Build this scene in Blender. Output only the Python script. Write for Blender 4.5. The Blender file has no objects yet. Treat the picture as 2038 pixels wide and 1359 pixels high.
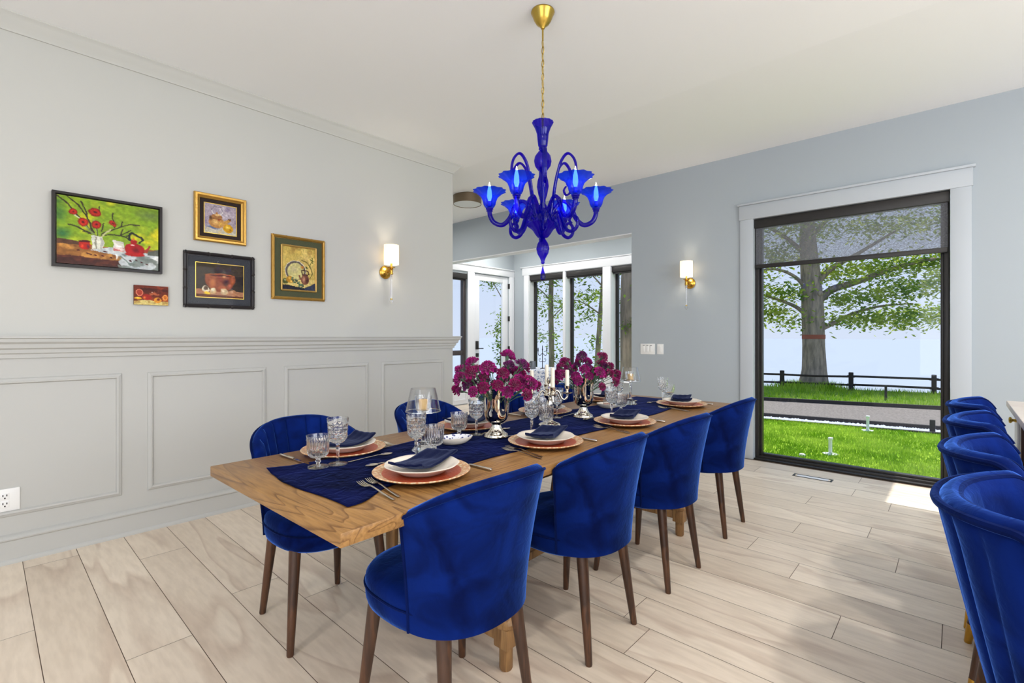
import bpy, bmesh, math, random
import numpy as np
from mathutils import Vector, Matrix, Euler
PI = math.pi
R = math.radians
SC = bpy.context.scene
COL = SC.collection
rnd = random.Random(7)

# ---------------------------------------------------------------- colours and materials
def lin(c):
    c = c / 255.0
    return c / 12.92 if c <= 0.04045 else ((c + 0.055) / 1.055) ** 2.4
def S(r, g, b):
    return (lin(r), lin(g), lin(b), 1.0)
MATS = {}
def new_mat(name):
    m = bpy.data.materials.new(name); m.use_nodes = True
    nt = m.node_tree
    bs = nt.nodes['Principled BSDF']
    return m, nt, bs
def node(nt, typ, **kw):
    n = nt.nodes.new(typ)
    for k, v in kw.items():
        if k in n.inputs: n.inputs[k].default_value = v
        else: setattr(n, k, v)
    return n
def link(nt, a, b): nt.links.new(a, b)
def pbr(name, col, rough=0.5, metal=0.0, spec=0.5, bump=0.0, bscale=60.0, var=0.0, vscale=6.0, vcol=None, stretch=None, coat=0.0, sheen=0.0, sheen_tint=None, emit=None, estr=0.0, trans=0.0, ior=1.45):
    """plain surface with optional noise mottling and bump"""
    m, nt, bs = new_mat(name)
    bs.inputs['Base Color'].default_value = col
    bs.inputs['Roughness'].default_value = rough
    bs.inputs['Metallic'].default_value = metal
    bs.inputs['Specular IOR Level'].default_value = spec
    bs.inputs['Coat Weight'].default_value = coat
    bs.inputs['Transmission Weight'].default_value = trans
    bs.inputs['IOR'].default_value = ior
    if sheen:
        bs.inputs['Sheen Weight'].default_value = sheen
        bs.inputs['Sheen Roughness'].default_value = 0.4
        if sheen_tint: bs.inputs['Sheen Tint'].default_value = sheen_tint
    if emit:
        bs.inputs['Emission Color'].default_value = emit
        bs.inputs['Emission Strength'].default_value = estr
    tc = node(nt, 'ShaderNodeTexCoord')
    src = tc.outputs['Object']
    if stretch:
        mp = node(nt, 'ShaderNodeMapping'); mp.inputs['Scale'].default_value = stretch
        link(nt, src, mp.inputs['Vector']); src = mp.outputs['Vector']
    if var > 0:
        nz = node(nt, 'ShaderNodeTexNoise', Scale=vscale, Detail=6.0, Roughness=0.6)
        link(nt, src, nz.inputs['Vector'])
        ra = node(nt, 'ShaderNodeValToRGB')
        ra.color_ramp.elements[0].position = 0.35; ra.color_ramp.elements[1].position = 0.68
        ra.color_ramp.elements[0].color = col
        ra.color_ramp.elements[1].color = vcol or tuple(min(1, c * (1 + var)) for c in col[:3]) + (1,)
        link(nt, nz.outputs['Fac'], ra.inputs['Fac'])
        link(nt, ra.outputs['Color'], bs.inputs['Base Color'])
    if bump > 0:
        nb = node(nt, 'ShaderNodeTexNoise', Scale=bscale, Detail=4.0)
        link(nt, src, nb.inputs['Vector'])
        bp = node(nt, 'ShaderNodeBump', Strength=bump, Distance=0.01)
        link(nt, nb.outputs['Fac'], bp.inputs['Height'])
        link(nt, bp.outputs['Normal'], bs.inputs['Normal'])
    return m

def wood(name, c1, c2, axis='X', scale=6.0, dist=5.0, rough=0.45, attr=None, fine_amt=0.55, bump=0.12, coord='Object', stretch=0.09, line=0.86):
    """wood grain running along AXIS"""
    m, nt, bs = new_mat(name)
    tc = node(nt, 'ShaderNodeTexCoord')
    mp = node(nt, 'ShaderNodeMapping')
    s = {'X': (stretch, 1, 1), 'Y': (1, stretch, 1), 'Z': (1, 1, stretch)}[axis]
    mp.inputs['Scale'].default_value = s
    vec = tc.outputs[coord]
    if attr:
        at = node(nt, 'ShaderNodeAttribute', attribute_name=attr)
        ad = node(nt, 'ShaderNodeVectorMath', operation='MULTIPLY_ADD')
        ad.inputs[1].default_value = (13.7, 17.3, 5.1)
        link(nt, at.outputs['Color'], ad.inputs[0]); link(nt, vec, ad.inputs[2])
        vec = ad.outputs['Vector']
    link(nt, vec, mp.inputs['Vector'])
    big = node(nt, 'ShaderNodeTexNoise', Scale=scale, Detail=3.0, Distortion=0.6)
    link(nt, mp.outputs['Vector'], big.inputs['Vector'])
    mu = node(nt, 'ShaderNodeMath', operation='MULTIPLY'); mu.inputs[1].default_value = dist
    link(nt, big.outputs['Fac'], mu.inputs[0])
    fr = node(nt, 'ShaderNodeMath', operation='FRACT')
    link(nt, mu.outputs[0], fr.inputs[0])
    fine = node(nt, 'ShaderNodeTexNoise', Scale=scale * 22, Detail=4.0)
    link(nt, mp.outputs['Vector'], fine.inputs['Vector'])
    r1 = node(nt, 'ShaderNodeValToRGB')
    r1.color_ramp.elements[0].position = 0.0; r1.color_ramp.elements[0].color = c1
    r1.color_ramp.elements[1].position = line; r1.color_ramp.elements[1].color = c2
    if line > 0.87:
        e = r1.color_ramp.elements.new(line - 0.22); e.color = tuple(0.8 * a + 0.2 * b for a, b in zip(c1, c2))
    e = r1.color_ramp.elements.new(1.0); e.color = c1
    link(nt, fr.outputs[0], r1.inputs['Fac'])
    mx = node(nt, 'ShaderNodeMix', data_type='RGBA', blend_type='MULTIPLY')
    mx.inputs['Factor'].default_value = fine_amt
    r2 = node(nt, 'ShaderNodeValToRGB')
    r2.color_ramp.elements[0].position = 0.35; r2.color_ramp.elements[0].color = (0.62, 0.58, 0.54, 1)
    r2.color_ramp.elements[1].position = 0.62; r2.color_ramp.elements[1].color = (1, 1, 1, 1)
    link(nt, fine.outputs['Fac'], r2.inputs['Fac'])
    link(nt, r1.outputs['Color'], mx.inputs[6]); link(nt, r2.outputs['Color'], mx.inputs[7])
    out = mx.outputs[2]
    if attr:
        at2 = node(nt, 'ShaderNodeAttribute', attribute_name=attr)
        mx2 = node(nt, 'ShaderNodeMix', data_type='RGBA', blend_type='MULTIPLY'); mx2.inputs['Factor'].default_value = 1.0
        sep = node(nt, 'ShaderNodeSeparateColor'); link(nt, at2.outputs['Color'], sep.inputs[0])
        rr = node(nt, 'ShaderNodeValToRGB')
        rr.color_ramp.elements[0].color = (0.86, 0.84, 0.82, 1); rr.color_ramp.elements[1].color = (1.0, 1.0, 1.0, 1)
        link(nt, sep.outputs[0], rr.inputs['Fac'])
        link(nt, out, mx2.inputs[6]); link(nt, rr.outputs['Color'], mx2.inputs[7])
        out = mx2.outputs[2]
    link(nt, out, bs.inputs['Base Color'])
    bs.inputs['Roughness'].default_value = rough
    bp = node(nt, 'ShaderNodeBump', Strength=bump, Distance=0.004)
    link(nt, fine.outputs['Fac'], bp.inputs['Height']); link(nt, bp.outputs['Normal'], bs.inputs['Normal'])
    return m

def velvet(name, dark, light, tint, sheen=1.0, scale=7.0, bump=0.22, bscale=38.0):
    m, nt, bs = new_mat(name)
    tc = node(nt, 'ShaderNodeTexCoord')
    nz = node(nt, 'ShaderNodeTexNoise', Scale=scale, Detail=3.0, Roughness=0.5, Distortion=0.8)
    link(nt, tc.outputs['Object'], nz.inputs['Vector'])
    ra = node(nt, 'ShaderNodeValToRGB')
    ra.color_ramp.elements[0].position = 0.33; ra.color_ramp.elements[0].color = dark
    ra.color_ramp.elements[1].position = 0.62; ra.color_ramp.elements[1].color = light
    link(nt, nz.outputs['Fac'], ra.inputs['Fac']); link(nt, ra.outputs['Color'], bs.inputs['Base Color'])
    bs.inputs['Roughness'].default_value = 0.85
    bs.inputs['Specular IOR Level'].default_value = 0.04
    bs.inputs['Sheen Weight'].default_value = sheen
    bs.inputs['Sheen Roughness'].default_value = 0.3
    bs.inputs['Sheen Tint'].default_value = tint
    fz = node(nt, 'ShaderNodeTexNoise', Scale=bscale, Detail=3.0, Distortion=1.0)
    link(nt, tc.outputs['Object'], fz.inputs['Vector'])
    bp = node(nt, 'ShaderNodeBump', Strength=bump, Distance=0.008)
    link(nt, fz.outputs['Fac'], bp.inputs['Height']); link(nt, bp.outputs['Normal'], bs.inputs['Normal'])
    return m

def clear_pane(name, tint=(0.992, 0.995, 0.995, 1), base=0.012, edge=0.3, power=4.0, rough=0.02):
    """thin glass: transparent with a reflection that grows toward grazing angles"""
    m, nt, bs = new_mat(name)
    nt.nodes.remove(bs); out = nt.nodes['Material Output']
    tr = node(nt, 'ShaderNodeBsdfTransparent'); tr.inputs['Color'].default_value = tint
    gl = node(nt, 'ShaderNodeBsdfGlossy'); gl.inputs['Roughness'].default_value = rough
    lw = node(nt, 'ShaderNodeLayerWeight')
    pw = node(nt, 'ShaderNodeMath', operation='POWER'); pw.inputs[1].default_value = power
    ml = node(nt, 'ShaderNodeMath', operation='MULTIPLY_ADD'); ml.inputs[1].default_value = edge; ml.inputs[2].default_value = base
    link(nt, lw.outputs['Facing'], pw.inputs[0]); link(nt, pw.outputs[0], ml.inputs[0])
    mx = node(nt, 'ShaderNodeMixShader')
    link(nt, ml.outputs[0], mx.inputs[0]); link(nt, tr.outputs[0], mx.inputs[1]); link(nt, gl.outputs[0], mx.inputs[2])
    link(nt, mx.outputs[0], out.inputs['Surface'])
    return m
def crystal(name, col=(1, 1, 1, 1), thin=0.35):
    """cut glass: refraction with a share of straight transmission"""
    m, nt, bs = new_mat(name)
    nt.nodes.remove(bs); out = nt.nodes['Material Output']
    g = node(nt, 'ShaderNodeBsdfGlass'); g.inputs['Color'].default_value = col; g.inputs['Roughness'].default_value = 0.0; g.inputs['IOR'].default_value = 1.5
    tr = node(nt, 'ShaderNodeBsdfTransparent'); tr.inputs['Color'].default_value = (0.97, 0.98, 0.99, 1)
    mx = node(nt, 'ShaderNodeMixShader'); mx.inputs[0].default_value = thin
    link(nt, g.outputs[0], mx.inputs[1]); link(nt, tr.outputs[0], mx.inputs[2]); link(nt, mx.outputs[0], out.inputs['Surface'])
    return m
def tinted(name, tcol, dcol, translucent=0.3, edge=0.5):
    """blown coloured glass"""
    m, nt, bs = new_mat(name)
    nt.nodes.remove(bs); out = nt.nodes['Material Output']
    tr = node(nt, 'ShaderNodeBsdfTransparent'); tr.inputs['Color'].default_value = tcol
    tl = node(nt, 'ShaderNodeBsdfTranslucent'); tl.inputs['Color'].default_value = dcol
    gl = node(nt, 'ShaderNodeBsdfGlossy'); gl.inputs['Roughness'].default_value = 0.05
    m1 = node(nt, 'ShaderNodeMixShader'); m1.inputs[0].default_value = translucent
    link(nt, tr.outputs[0], m1.inputs[1]); link(nt, tl.outputs[0], m1.inputs[2])
    lw = node(nt, 'ShaderNodeLayerWeight')
    pw = node(nt, 'ShaderNodeMath', operation='POWER'); pw.inputs[1].default_value = 4.0
    ml = node(nt, 'ShaderNodeMath', operation='MULTIPLY_ADD'); ml.inputs[1].default_value = edge; ml.inputs[2].default_value = 0.03
    link(nt, lw.outputs['Facing'], pw.inputs[0]); link(nt, pw.outputs[0], ml.inputs[0])
    m2 = node(nt, 'ShaderNodeMixShader')
    link(nt, ml.outputs[0], m2.inputs[0]); link(nt, m1.outputs[0], m2.inputs[1]); link(nt, gl.outputs[0], m2.inputs[2])
    link(nt, m2.outputs[0], out.inputs['Surface'])
    return m
def screen_cloth(name, open_=0.56):
    """woven solar screen: partly see-through mesh"""
    m, nt, bs = new_mat(name)
    out = nt.nodes['Material Output']
    bs.inputs['Base Color'].default_value = S(120, 122, 128); bs.inputs['Roughness'].default_value = 0.9
    tr = node(nt, 'ShaderNodeBsdfTransparent')
    tc = node(nt, 'ShaderNodeTexCoord')
    mp = node(nt, 'ShaderNodeMapping'); mp.inputs['Scale'].default_value = (1, 1, 3.0)
    link(nt, tc.outputs['Object'], mp.inputs['Vector'])
    nz = node(nt, 'ShaderNodeTexNoise', Scale=90.0, Detail=3.0); link(nt, mp.outputs['Vector'], nz.inputs['Vector'])
    mr = node(nt, 'ShaderNodeMapRange'); mr.inputs['From Min'].default_value = 0.3; mr.inputs['From Max'].default_value = 0.7
    mr.inputs['To Min'].default_value = open_ - 0.22; mr.inputs['To Max'].default_value = open_ + 0.22
    link(nt, nz.outputs['Fac'], mr.inputs['Value'])
    mx = node(nt, 'ShaderNodeMixShader')
    link(nt, mr.outputs['Result'], mx.inputs[0]); link(nt, bs.outputs[0], mx.inputs[1]); link(nt, tr.outputs[0], mx.inputs[2])
    link(nt, mx.outputs[0], out.inputs['Surface'])
    return m
def leafy(name, c1, c2):
    m, nt, bs = new_mat(name)
    nt.nodes.remove(bs); out = nt.nodes['Material Output']
    oi = node(nt, 'ShaderNodeTexCoord')
    nz = node(nt, 'ShaderNodeTexNoise', Scale=1.3, Detail=3.0); link(nt, oi.outputs['Object'], nz.inputs['Vector'])
    ra = node(nt, 'ShaderNodeValToRGB'); ra.color_ramp.elements[0].position = 0.38; ra.color_ramp.elements[1].position = 0.62
    ra.color_ramp.elements[0].color = c1; ra.color_ramp.elements[1].color = c2
    link(nt, nz.outputs['Fac'], ra.inputs['Fac'])
    d = node(nt, 'ShaderNodeBsdfDiffuse'); t = node(nt, 'ShaderNodeBsdfTranslucent')
    link(nt, ra.outputs['Color'], d.inputs['Color']); link(nt, ra.outputs['Color'], t.inputs['Color'])
    mx = node(nt, 'ShaderNodeMixShader'); mx.inputs[0].default_value = 0.5
    link(nt, d.outputs[0], mx.inputs[1]); link(nt, t.outputs[0], mx.inputs[2]); link(nt, mx.outputs[0], out.inputs['Surface'])
    return m
def shade_cloth(name, col, estr):
    m, nt, bs = new_mat(name)
    out = nt.nodes['Material Output']
    nt.nodes.remove(bs)
    d = node(nt, 'ShaderNodeBsdfDiffuse'); d.inputs['Color'].default_value = col
    t = node(nt, 'ShaderNodeBsdfTranslucent'); t.inputs['Color'].default_value = col
    e = node(nt, 'ShaderNodeEmission'); e.inputs['Color'].default_value = col; e.inputs['Strength'].default_value = estr
    mx = node(nt, 'ShaderNodeMixShader'); mx.inputs[0].default_value = 0.5
    link(nt, d.outputs[0], mx.inputs[1]); link(nt, t.outputs[0], mx.inputs[2])
    ad = node(nt, 'ShaderNodeAddShader'); link(nt, mx.outputs[0], ad.inputs[0]); link(nt, e.outputs[0], ad.inputs[1])
    link(nt, ad.outputs[0], out.inputs['Surface'])
    return m
def painted(name, rough=0.35):
    m, nt, bs = new_mat(name)
    at = node(nt, 'ShaderNodeAttribute', attribute_name='Paint')
    link(nt, at.outputs['Color'], bs.inputs['Base Color'])
    bs.inputs['Roughness'].default_value = rough; bs.inputs['Specular IOR Level'].default_value = 0.12
    return m
def spotted(name, base, spot, scale, thr, rough=0.4, metal=0.0, bump=0.0, soft=0.05, base2=None):
    """voronoi speckle (print, hammering, pebble look)"""
    m, nt, bs = new_mat(name)
    tc = node(nt, 'ShaderNodeTexCoord')
    v = node(nt, 'ShaderNodeTexVoronoi', Scale=scale); link(nt, tc.outputs['Object'], v.inputs['Vector'])
    ra = node(nt, 'ShaderNodeValToRGB')
    ra.color_ramp.elements[0].position = thr; ra.color_ramp.elements[0].color = spot
    ra.color_ramp.elements[1].position = thr + soft; ra.color_ramp.elements[1].color = base
    link(nt, v.outputs['Distance'], ra.inputs['Fac'])
    link(nt, ra.outputs['Color'], bs.inputs['Base Color'])
    bs.inputs['Roughness'].default_value = rough; bs.inputs['Metallic'].default_value = metal
    if bump:
        bp = node(nt, 'ShaderNodeBump', Strength=bump, Distance=0.004)
        link(nt, v.outputs['Distance'], bp.inputs['Height']); link(nt, bp.outputs['Normal'], bs.inputs['Normal'])
    return m

# ---------------------------------------------------------------- mesh builder
class MB:
    def __init__(s):
        s.v = []; s.f = []; s.mi = []; s.m = 0
    def add(s, vs, fs):
        o = len(s.v)
        s.v.extend([tuple(p) for p in vs])
        for f in fs:
            s.f.append(tuple(i + o for i in f)); s.mi.append(s.m)
        return s
    def box(s, x0, x1, y0, y1, z0, z1):
        vs = [(x, y, z) for z in (z0, z1) for y in (y0, y1) for x in (x0, x1)]
        return s.add(vs, [(0, 2, 3, 1), (4, 5, 7, 6), (0, 1, 5, 4), (2, 6, 7, 3), (0, 4, 6, 2), (1, 3, 7, 5)])
    def bbox(s, x0, x1, y0, y1, z0, z1, b=0.004, seg=2):
        """box with rounded edges"""
        bm = bmesh.new()
        bmesh.ops.create_cube(bm, size=1.0)
        for v in bm.verts:
            v.co = Vector(((x0 + x1) / 2 + v.co.x * (x1 - x0), (y0 + y1) / 2 + v.co.y * (y1 - y0), (z0 + z1) / 2 + v.co.z * (z1 - z0)))
        b = min(b, 0.45 * min(abs(x1 - x0), abs(y1 - y0), abs(z1 - z0)))
        bmesh.ops.bevel(bm, geom=list(bm.edges), offset=b, segments=seg, affect='EDGES', profile=0.5)
        bm.verts.ensure_lookup_table(); bm.verts.index_update()
        s.add([v.co[:] for v in bm.verts], [tuple(v.index for v in f.verts) for f in bm.faces]); bm.free()
        return s
    def rings(s, rings, close=True, cap0=True, cap1=True):
        n = len(rings[0]); vs = [p for r in rings for p in r]; fs = []
        for i in range(len(rings) - 1):
            for j in range(n if close else n - 1):
                k = (j + 1) % n
                fs.append((i * n + j, i * n + k, (i + 1) * n + k, (i + 1) * n + j))
        if cap0: fs.append(tuple(range(n - 1, -1, -1)))
        if cap1: fs.append(tuple((len(rings) - 1) * n + j for j in range(n)))
        return s.add(vs, fs)
    def lathe(s, prof, seg=24, mod=None, c=(0, 0, 0), sx=1.0, sy=1.0, cap0=True, cap1=True):
        rs = []
        for (r, z) in prof:
            ring = []
            for j in range(seg):
                a = 2 * PI * j / seg
                q = mod(r, z, a) if mod else r
                ring.append((c[0] + q * math.cos(a) * sx, c[1] + q * math.sin(a) * sy, c[2] + z))
            rs.append(ring)
        return s.rings(rs, True, cap0 and prof[0][0] > 1e-5, cap1 and prof[-1][0] > 1e-5)
    def tube(s, pts, r, seg=8, caps=True, flat=1.0):
        pts = [Vector(p) for p in pts]; n = len(pts)
        rr = r if isinstance(r, (list, tuple)) else [r] * n
        up = Vector((0, 0, 1)); rs = []
        t0 = (pts[1] - pts[0]).normalized()
        x = t0.cross(up)
        if x.length < 1e-3: x = t0.cross(Vector((1, 0, 0)))
        x.normalize()
        for i in range(n):
            t = (pts[min(i + 1, n - 1)] - pts[max(i - 1, 0)]).normalized()
            x = (x - t * x.dot(t))
            if x.length < 1e-6: x = t.orthogonal()
            x.normalize(); y = t.cross(x)
            rs.append([tuple(pts[i] + x * (math.cos(2 * PI * j / seg) * rr[i]) + y * (math.sin(2 * PI * j / seg) * rr[i] * flat)) for j in range(seg)])
        return s.rings(rs, True, caps, caps)
    def grid(s, fn, nu, nv, closeu=False):
        vs = [fn(i / nu, j / nv) for i in range(nu + 1) for j in range(nv + 1)]
        fs = []
        for i in range(nu):
            for j in range(nv):
                a = i * (nv + 1) + j
                fs.append((a, a + nv + 1, a + nv + 2, a + 1))
        return s.add(vs, fs)
    def xf(s, M, start=0):
        for i in range(start, len(s.v)): s.v[i] = tuple(M @ Vector(s.v[i]))
        return s
    def build(s, name, mats, parent=None, smooth=True, angle=40, fixn=True, loc=None, rot=None, scale=None):
        me = bpy.data.meshes.new(name)
        me.from_pydata(s.v, [], s.f)
        mats = mats if isinstance(mats, (list, tuple)) else [mats]
        for m in mats: me.materials.append(m)
        if len(mats) > 1: me.polygons.foreach_set('material_index', s.mi)
        me.update()
        if fixn:
            bm = bmesh.new(); bm.from_mesh(me)
            bmesh.ops.recalc_face_normals(bm, faces=bm.faces); bm.to_mesh(me); bm.free()
        if smooth:
            me.polygons.foreach_set('use_smooth', [True] * len(me.polygons))
            me.set_sharp_from_angle(angle=R(angle))
        o = bpy.data.objects.new(name, me); COL.objects.link(o)
        if parent: o.parent = parent
        if loc: o.location = loc
        if rot: o.rotation_euler = rot
        if scale: o.scale = scale
        return o
def catmull(pts, n=8):
    P = [Vector(p) for p in pts]; out = []
    for i in range(len(P) - 1):
        a = P[max(i - 1, 0)]; b = P[i]; c = P[i + 1]; d = P[min(i + 2, len(P) - 1)]
        for k in range(n):
            t = k / n
            out.append(0.5 * ((2 * b) + (c - a) * t + (2 * a - 5 * b + 4 * c - d) * t * t + (3 * b - a - 3 * c + d) * t ** 3))
    out.append(P[-1]); return out

# ---------------------------------------------------------------- tagging
def tag(o, label, cat, group=None, kind=None):
    o['label'] = label; o['category'] = cat
    if group: o['group'] = group
    if kind: o['kind'] = kind
    return o
def thing(name, label, cat, loc=(0, 0, 0), rz=0.0, group=None, kind=None):
    o = bpy.data.objects.new(name, None); COL.objects.link(o)
    o.location = loc; o.rotation_euler = (0, 0, rz); o.empty_display_size = 0.1
    return tag(o, label, cat, group, kind)
def dup(root, loc=None, rot=None, label=None, scale=None, group=None):
    def cp(o, par):
        c = o.copy(); COL.objects.link(c)
        if par: c.parent = par
        for ch in kids.get(o.name, []): cp(ch, c)
        return c
    kids = {}
    def walk(o):
        kids[o.name] = list(o.children)
        for ch in o.children: walk(ch)
    walk(root)
    r = cp(root, None)
    if loc: r.location = loc
    if rot: r.rotation_euler = rot
    if scale: r.scale = scale
    if label: r['label'] = label
    if group: r['group'] = group
    return r
def struct(name, mb, m, label, parent=None, cat=None, smooth=True, angle=35):
    o = mb.build(name, m, parent, smooth=smooth, angle=angle)
    if not parent: tag(o, label, cat or name.split('_')[0], None, 'structure')
    return o
# ---------------------------------------------------------------- materials of the place
M = {}
M['ceil'] = pbr('ceiling_paint', S(247, 248, 249), 0.9, spec=0.2, bump=0.03, bscale=220)
M['wall_l'] = pbr('warm_grey_paint', S(200, 200, 195), 0.85, spec=0.2, bump=0.03, bscale=220)
M['crown'] = pbr('crown_paint', S(203, 203, 198), 0.8, spec=0.2)
M['wains'] = pbr('wainscot_paint', S(190, 190, 186), 0.55, spec=0.3, bump=0.02, bscale=150)
M['wall_f'] = pbr('blue_grey_paint', S(174, 182, 188), 0.85, spec=0.2, bump=0.03, bscale=220)
M['trimw'] = pbr('trim_paint', S(186, 192, 198), 0.5, spec=0.3)
M['white'] = pbr('white_gloss_paint', S(232, 234, 238), 0.45, spec=0.3)
M['plastic'] = pbr('white_plastic', S(240, 240, 238), 0.35)
M['slot'] = pbr('dark_slot', S(45, 40, 38), 0.6)
M['blackal'] = pbr('black_aluminium', S(44, 42, 41), 0.4, spec=0.4, bump=0.02)
M['bronzeal'] = pbr('bronze_aluminium', S(72, 66, 66), 0.45, spec=0.4)
M['pane'] = clear_pane('window_glass')
M['screen'] = screen_cloth('solar_screen')
M['gap'] = pbr('floor_gap', S(110, 92, 78), 0.9)
M['floor'] = wood('pale_oak_plank', S(243, 228, 208), S(222, 203, 183), 'Y', 2.0, 6.0, 0.40, attr='Plank', bump=0.04, fine_amt=0.28, stretch=0.16, line=0.93)
M['gold'] = pbr('brushed_gold', S(205, 160, 70), 0.25, metal=1.0)
M['brass'] = pbr('antique_brass', S(190, 160, 75), 0.3, metal=1.0)
M['chrome'] = pbr('polished_silver', S(232, 226, 214), 0.06, metal=1.0)
M['steel'] = pbr('flatware_steel', S(214, 206, 194), 0.16, metal=1.0)
M['oak'] = wood('table_oak_long', S(160, 119, 70), S(118, 80, 42), 'X', 5.5, 26.0, 0.36, bump=0.3, fine_amt=0.75, stretch=0.05, line=0.93)
M['oakx'] = wood('table_oak_cross', S(160, 119, 68), S(116, 79, 40), 'Y', 4.6, 28.0, 0.36, bump=0.3, fine_amt=0.75, stretch=0.10, line=0.93)
M['oakz'] = wood('table_oak_upright', S(170, 130, 82), S(128, 92, 54), 'Z', 9.0, 6.0, 0.45, bump=0.2)
M['walnut'] = wood('walnut_leg', S(92, 58, 36), S(58, 36, 24), 'Z', 12.0, 4.0, 0.4, bump=0.08)
M['walnutp'] = wood('walnut_panel', S(92, 62, 48), S(58, 38, 30), 'Z', 9.0, 5.0, 0.5, bump=0.08)
M['velvet'] = velvet('royal_blue_velvet', S(4, 15, 60), S(8, 31, 98), (0.10, 0.28, 1.0, 1))
M['piping'] = velvet('navy_velvet_piping', S(4, 12, 48), S(7, 22, 72), (0.1, 0.25, 0.9, 1), 0.35)
M['runner'] = velvet('crushed_navy_velvet', S(2, 4, 20), S(7, 12, 54), (0.06, 0.10, 0.45, 1), 0.35, 5.0, 0.9, 22.0)
M['napkin'] = pbr('navy_napkin_cotton', S(14, 20, 52), 0.9, spec=0.1, bump=0.25, bscale=260, sheen=0.2, sheen_tint=(0.5, 0.6, 1, 1))
M['crystal'] = crystal('cut_crystal', thin=0.08)
M['thinglass'] = clear_pane('thin_lamp_glass', (0.975, 0.98, 0.985, 1), 0.05, 0.75, 3.0)
M['blueglass'] = tinted('cobalt_blown_glass', (0.15, 0.055, 0.87, 1), (0.03, 0.005, 0.8, 1), 0.08, 0.26)
M['bluecup'] = tinted('cobalt_cup_glass', (0.16, 0.30, 0.98, 1), (0.03, 0.14, 1.0, 1), 0.2, 0.3)
M['bulb'] = pbr('lit_bulb', S(255, 250, 240), 0.3, emit=(1, 0.96, 0.9, 1), estr=9.0)
M['shade'] = shade_cloth('sconce_linen', (1.0, 0.93, 0.8, 1), 0.28)
M['cream'] = pbr('cream_glaze', S(238, 228, 214), 0.22, spec=0.5, bump=0.08, bscale=60)
M['copper'] = pbr('hammered_copper', S(206, 92, 54), 0.3, metal=0.45, bump=0.25, bscale=120)
M['peach'] = spotted('beaten_rim', S(226, 170, 122), S(252, 226, 186), 78.0, 0.35, 0.28, 0.3, bump=0.6, soft=0.2)
M['print'] = spotted('blue_print', S(226, 226, 232), S(74, 78, 128), 70.0, 0.34, 0.3, soft=0.08)
M['wax'] = pbr('ivory_wax', S(240, 232, 214), 0.5)
M['amber'] = pbr('amber_wax', S(238, 190, 110), 0.5)
M['pinkwax'] = pbr('pink_wax', S(216, 160, 140), 0.5)
M['iron'] = pbr('wrought_iron', S(48, 46, 46), 0.5, metal=0.6)
M['stem'] = pbr('carnation_stem', S(70, 96, 72), 0.6, var=0.3, vscale=40)
M['bloom'] = pbr('magenta_petal', S(128, 8, 84), 0.65, spec=0.2, var=1.0, vscale=45, vcol=S(164, 22, 122), sheen=0.3)
M['bloom2'] = pbr('purple_petal', S(78, 12, 66), 0.65, spec=0.2, var=1.0, vscale=45, vcol=S(122, 34, 108), sheen=0.3)
M['bloom3'] = pbr('crimson_petal', S(118, 6, 66), 0.65, spec=0.2, var=1.0, vscale=45, vcol=S(146, 14, 94), sheen=0.3)
M['bark'] = pbr('oak_bark', S(172, 152, 136), 0.9, spec=0.1, bump=1.0, bscale=14, var=0.6, vscale=9, vcol=S(108, 98, 90), stretch=(1, 1, 0.22))
M['leaf'] = leafy('oak_leaf', S(100, 136, 36), S(188, 200, 78))
M['leafd'] = leafy('dark_leaf', S(90, 122, 44), S(170, 190, 84))
M['lawn'] = pbr('mown_lawn', S(118, 162, 28), 0.95, spec=0.1, bump=1.0, bscale=60, var=0.9, vscale=1.6, vcol=S(172, 198, 70))
M['blade'] = leafy('grass_blade', S(118, 162, 32), S(172, 200, 74))
M['bank'] = pbr('bank_grass', S(96, 134, 48), 0.95, spec=0.1, bump=1.0, bscale=40, var=0.8, vscale=3, vcol=S(128, 140, 70))
M['gravel'] = pbr('drive_gravel', S(146, 138, 132), 0.95, spec=0.1, bump=1.0, bscale=70, var=0.4, vscale=24, vcol=S(112, 105, 99))
M['pebble'] = spotted('white_pebble', S(214, 214, 220), S(170, 170, 176), 30, 0.2, 0.8, bump=1.0, soft=0.3)
M['edging'] = pbr('dark_edging_timber', S(54, 50, 50), 0.85)
M['fence'] = pbr('weathered_fence_timber', S(62, 55, 52), 0.9, spec=0.1, bump=0.6, bscale=30, stretch=(1, 1, 3))
M['lake'] = pbr('hazy_lake_water', S(160, 167, 177), 0.9, spec=0.0, bump=0.02, bscale=0.6)
M['pvc'] = pbr('white_pvc', S(236, 236, 236), 0.4)
M['rust'] = pbr('rust_band', S(150, 74, 50), 0.8)
M['bulbwarm'] = pbr('warm_lit_bulb', S(255, 240, 210), 0.3, emit=(1, 0.85, 0.62, 1), estr=6.0)
M['bronze'] = pbr('bronze_band', S(128, 112, 92), 0.35, metal=0.7)
M['diffuser'] = pbr('opal_diffuser', S(226, 230, 232), 0.5)
M['stone'] = pbr('pale_quartz', S(236, 226, 216), 0.25, spec=0.5, var=0.3, vscale=3, vcol=S(222, 208, 196))
M['mat'] = pbr('dark_green_mat', S(70, 92, 92), 0.95, bump=0.4, bscale=200)

# ---------------------------------------------------------------- the shell of the room
ZC = 3.126; YL = 3.854; XF = 5.305; XF2 = 5.475; XB = 7.30; YD = 6.65
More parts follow.
